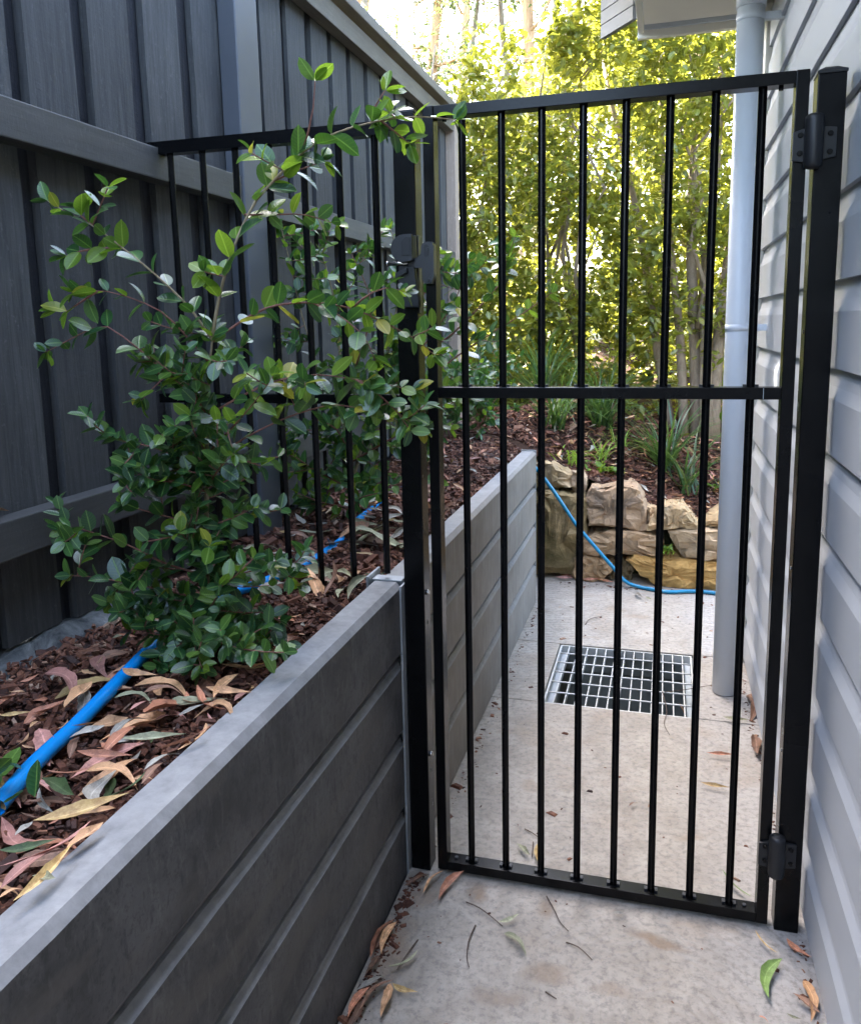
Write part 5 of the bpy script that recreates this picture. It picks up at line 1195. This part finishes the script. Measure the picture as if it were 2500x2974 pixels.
def pick(ws): 
    u = rl.random()*sum(w for _, w in ws)
    for k, w in ws:
        u -= w
        if u <= 0: return k
    return ws[-1][0]
near_w = [('salmon', 5), ('tan', 5), ('brown', 4), ('pink', 3), ('yellow', 2), ('grey', 2.2), ('olive', 1), ('green', .4)]
for i in range(105):
    y = 0.5+rl.random()*0.95; x = rl.uniform(-1.10, -0.675)
    if y > 1.15 and rl.random() < 0.45: continue
    k = pick(near_w); fallen(k, x, y, bed_h(x, y)+rl.uniform(0.016, 0.034), rl.uniform(0.06, 0.13), rl.uniform(0, 6.28), None, 0.16, WORD[k]+' eucalyptus leaf lying on the bark mulch near the thick hose', 'leaf litter on the front bed')
mid_w = [('olive', 6), ('grey', 5), ('tan', 1.2), ('brown', 1.2), ('salmon', .6)]
for i in range(52):
    y = rl.uniform(1.70, 2.55); x = rl.uniform(-1.12, -0.68); k = pick(mid_w)
    fallen(k, x, y, bed_h(x, y)+rl.uniform(0.018, 0.05), rl.uniform(0.07, 0.15), rl.uniform(0, 6.28), None, 0.3, WORD[k]+' eucalyptus leaf lying on the bed behind the bar panel', 'leaf litter behind the panel', 0.8)
for i in range(14):
    y = rl.uniform(2.6, 4.2); x = rl.uniform(-1.1, -0.68); k = pick(near_w)
    fallen(k, x, y, bed_h(x, y)+0.025, rl.uniform(0.05, 0.11), rl.uniform(0, 6.28), None, 0.25, WORD[k]+' eucalyptus leaf lying behind the far end of the sleeper wall', 'leaf litter on the far bed')
back_w = [('tan', 6), ('salmon', 3), ('pink', 2), ('grey', 2), ('brown', 2)]
for i in range(55):
    y = 4.42+rl.random()**1.3*1.0; x = rl.uniform(-0.75, 0.62); k = pick(back_w)
    fallen(k, x, y, bed_h(x, y)+0.028, rl.uniform(0.05, 0.12), rl.uniform(0, 6.28), None, 0.3, WORD[k]+' eucalyptus leaf lying on the slope above the stones', 'leaf litter above the stones')
fallen('tan', -1.19, 1.19, 1.016, 0.085, 0.15, 1, 0.05, 'tan leaf resting on the lower fence rail', None, 1.3)
fallen('lit' and 'tan', 0.085, 2.80, -0.02, 0.09, 0.6, 0, 0.5, 'tan leaf caught in the drain grate')

# the smallest and most hidden litter, too many to tell apart
def small_litter(n, area, weights, lo, hi, seed, label):
    r = random.Random(seed); P = []; names = [k for k, _ in weights]
    for i in range(n):
        x, y = area(r); k = pick(weights); Rm = (Matrix.Rotation(r.uniform(0, 6.28), 3, 'Z') @ Matrix.Rotation(r.gauss(0, .25), 3, 'X') @ Matrix.Rotation(r.gauss(0, .25), 3, 'Y'))
        P.append((Vector((x, y, bed_h(x, y)+r.uniform(0.012, 0.03))), Rm, r.uniform(lo, hi), r.randrange(4), names.index(k)))
    o = link('leaf_litter', scatter_mesh('leaf_litter', P, LM['tan'], [M['lit_'+k] for k in names])); tag(o, label, 'leaf litter', None, 'stuff')
small_litter(190, lambda r: (r.uniform(-1.12, -0.672), 0.45+r.random()**1.2*1.1), near_w, 0.02, 0.06, 1, 'small dry leaf scraps scattered over the front bed')
small_litter(90, lambda r: (r.uniform(-1.12, -0.67), r.uniform(1.7, 4.2)), near_w, 0.04, 0.09, 2, 'dry leaf scraps scattered along the bed behind the panel')
small_litter(420, lambda r: (r.uniform(-0.8, 0.8), 4.42+r.random()**1.2*1.3), back_w, 0.035, 0.085, 3, 'dry leaf scraps scattered over the slope above the stones')

# grit, bark crumbs and leaf bits gathered along the path edges
def grit(n, seed):
    r = random.Random(seed); V = []; F = []
    for i in range(n):
        u = r.random()
        if u < 0.50: x, y = -0.573+abs(r.gauss(0, .018)), r.uniform(0.9, 1.74)
        elif u < 0.62: x, y = -0.560+abs(r.gauss(0, .015)), r.uniform(1.85, 3.7)
        elif u < 0.78: x, y = 0.322-abs(r.gauss(0, .014)), r.uniform(1.3, 3.3)
        elif u < 0.90: x, y = r.uniform(-0.5, 0.3), 4.13-abs(r.gauss(0, .05))
        else: x, y = r.uniform(-0.5, 0.3), r.uniform(1.3, 4.0)
        if GX0-0.01 < x < GX1+0.01 and GY0-0.01 < y < GY1+0.01: continue
        if y > 1.75 and y < 1.82 and (x < -0.52 or x > 0.255): continue
        L = 0.0034*r.lognormvariate(0, .6); W = L*r.uniform(.3, .8); a = r.uniform(0, 6.28); c, s_ = math.cos(a), math.sin(a); h_ = L*r.uniform(.15, .4); o = len(V)
        for px, py in ((-L, -W), (L, -W*.6), (L*.8, W), (-L*.7, W*.8)): V.append((x+px*c-py*s_, y+px*s_+py*c, 0.0008))
        for px, py in ((-L*.7, -W*.6), (L*.6, -W*.4), (L*.5, W*.6), (-L*.5, W*.5)): V.append((x+px*c-py*s_, y+px*s_+py*c, 0.0008+h_))
        F += [(o+4,o+5,o+6,o+7),(o,o+1,o+5,o+4),(o+1,o+2,o+6,o+5),(o+2,o+3,o+7,o+6),(o+3,o,o+4,o+7)]
    tag(link('debris', mesh_from('debris', V, F, M['chip'])), 'brown grit and bark crumbs gathered along the path edges', 'debris', None, 'stuff')
grit(1500, 4)
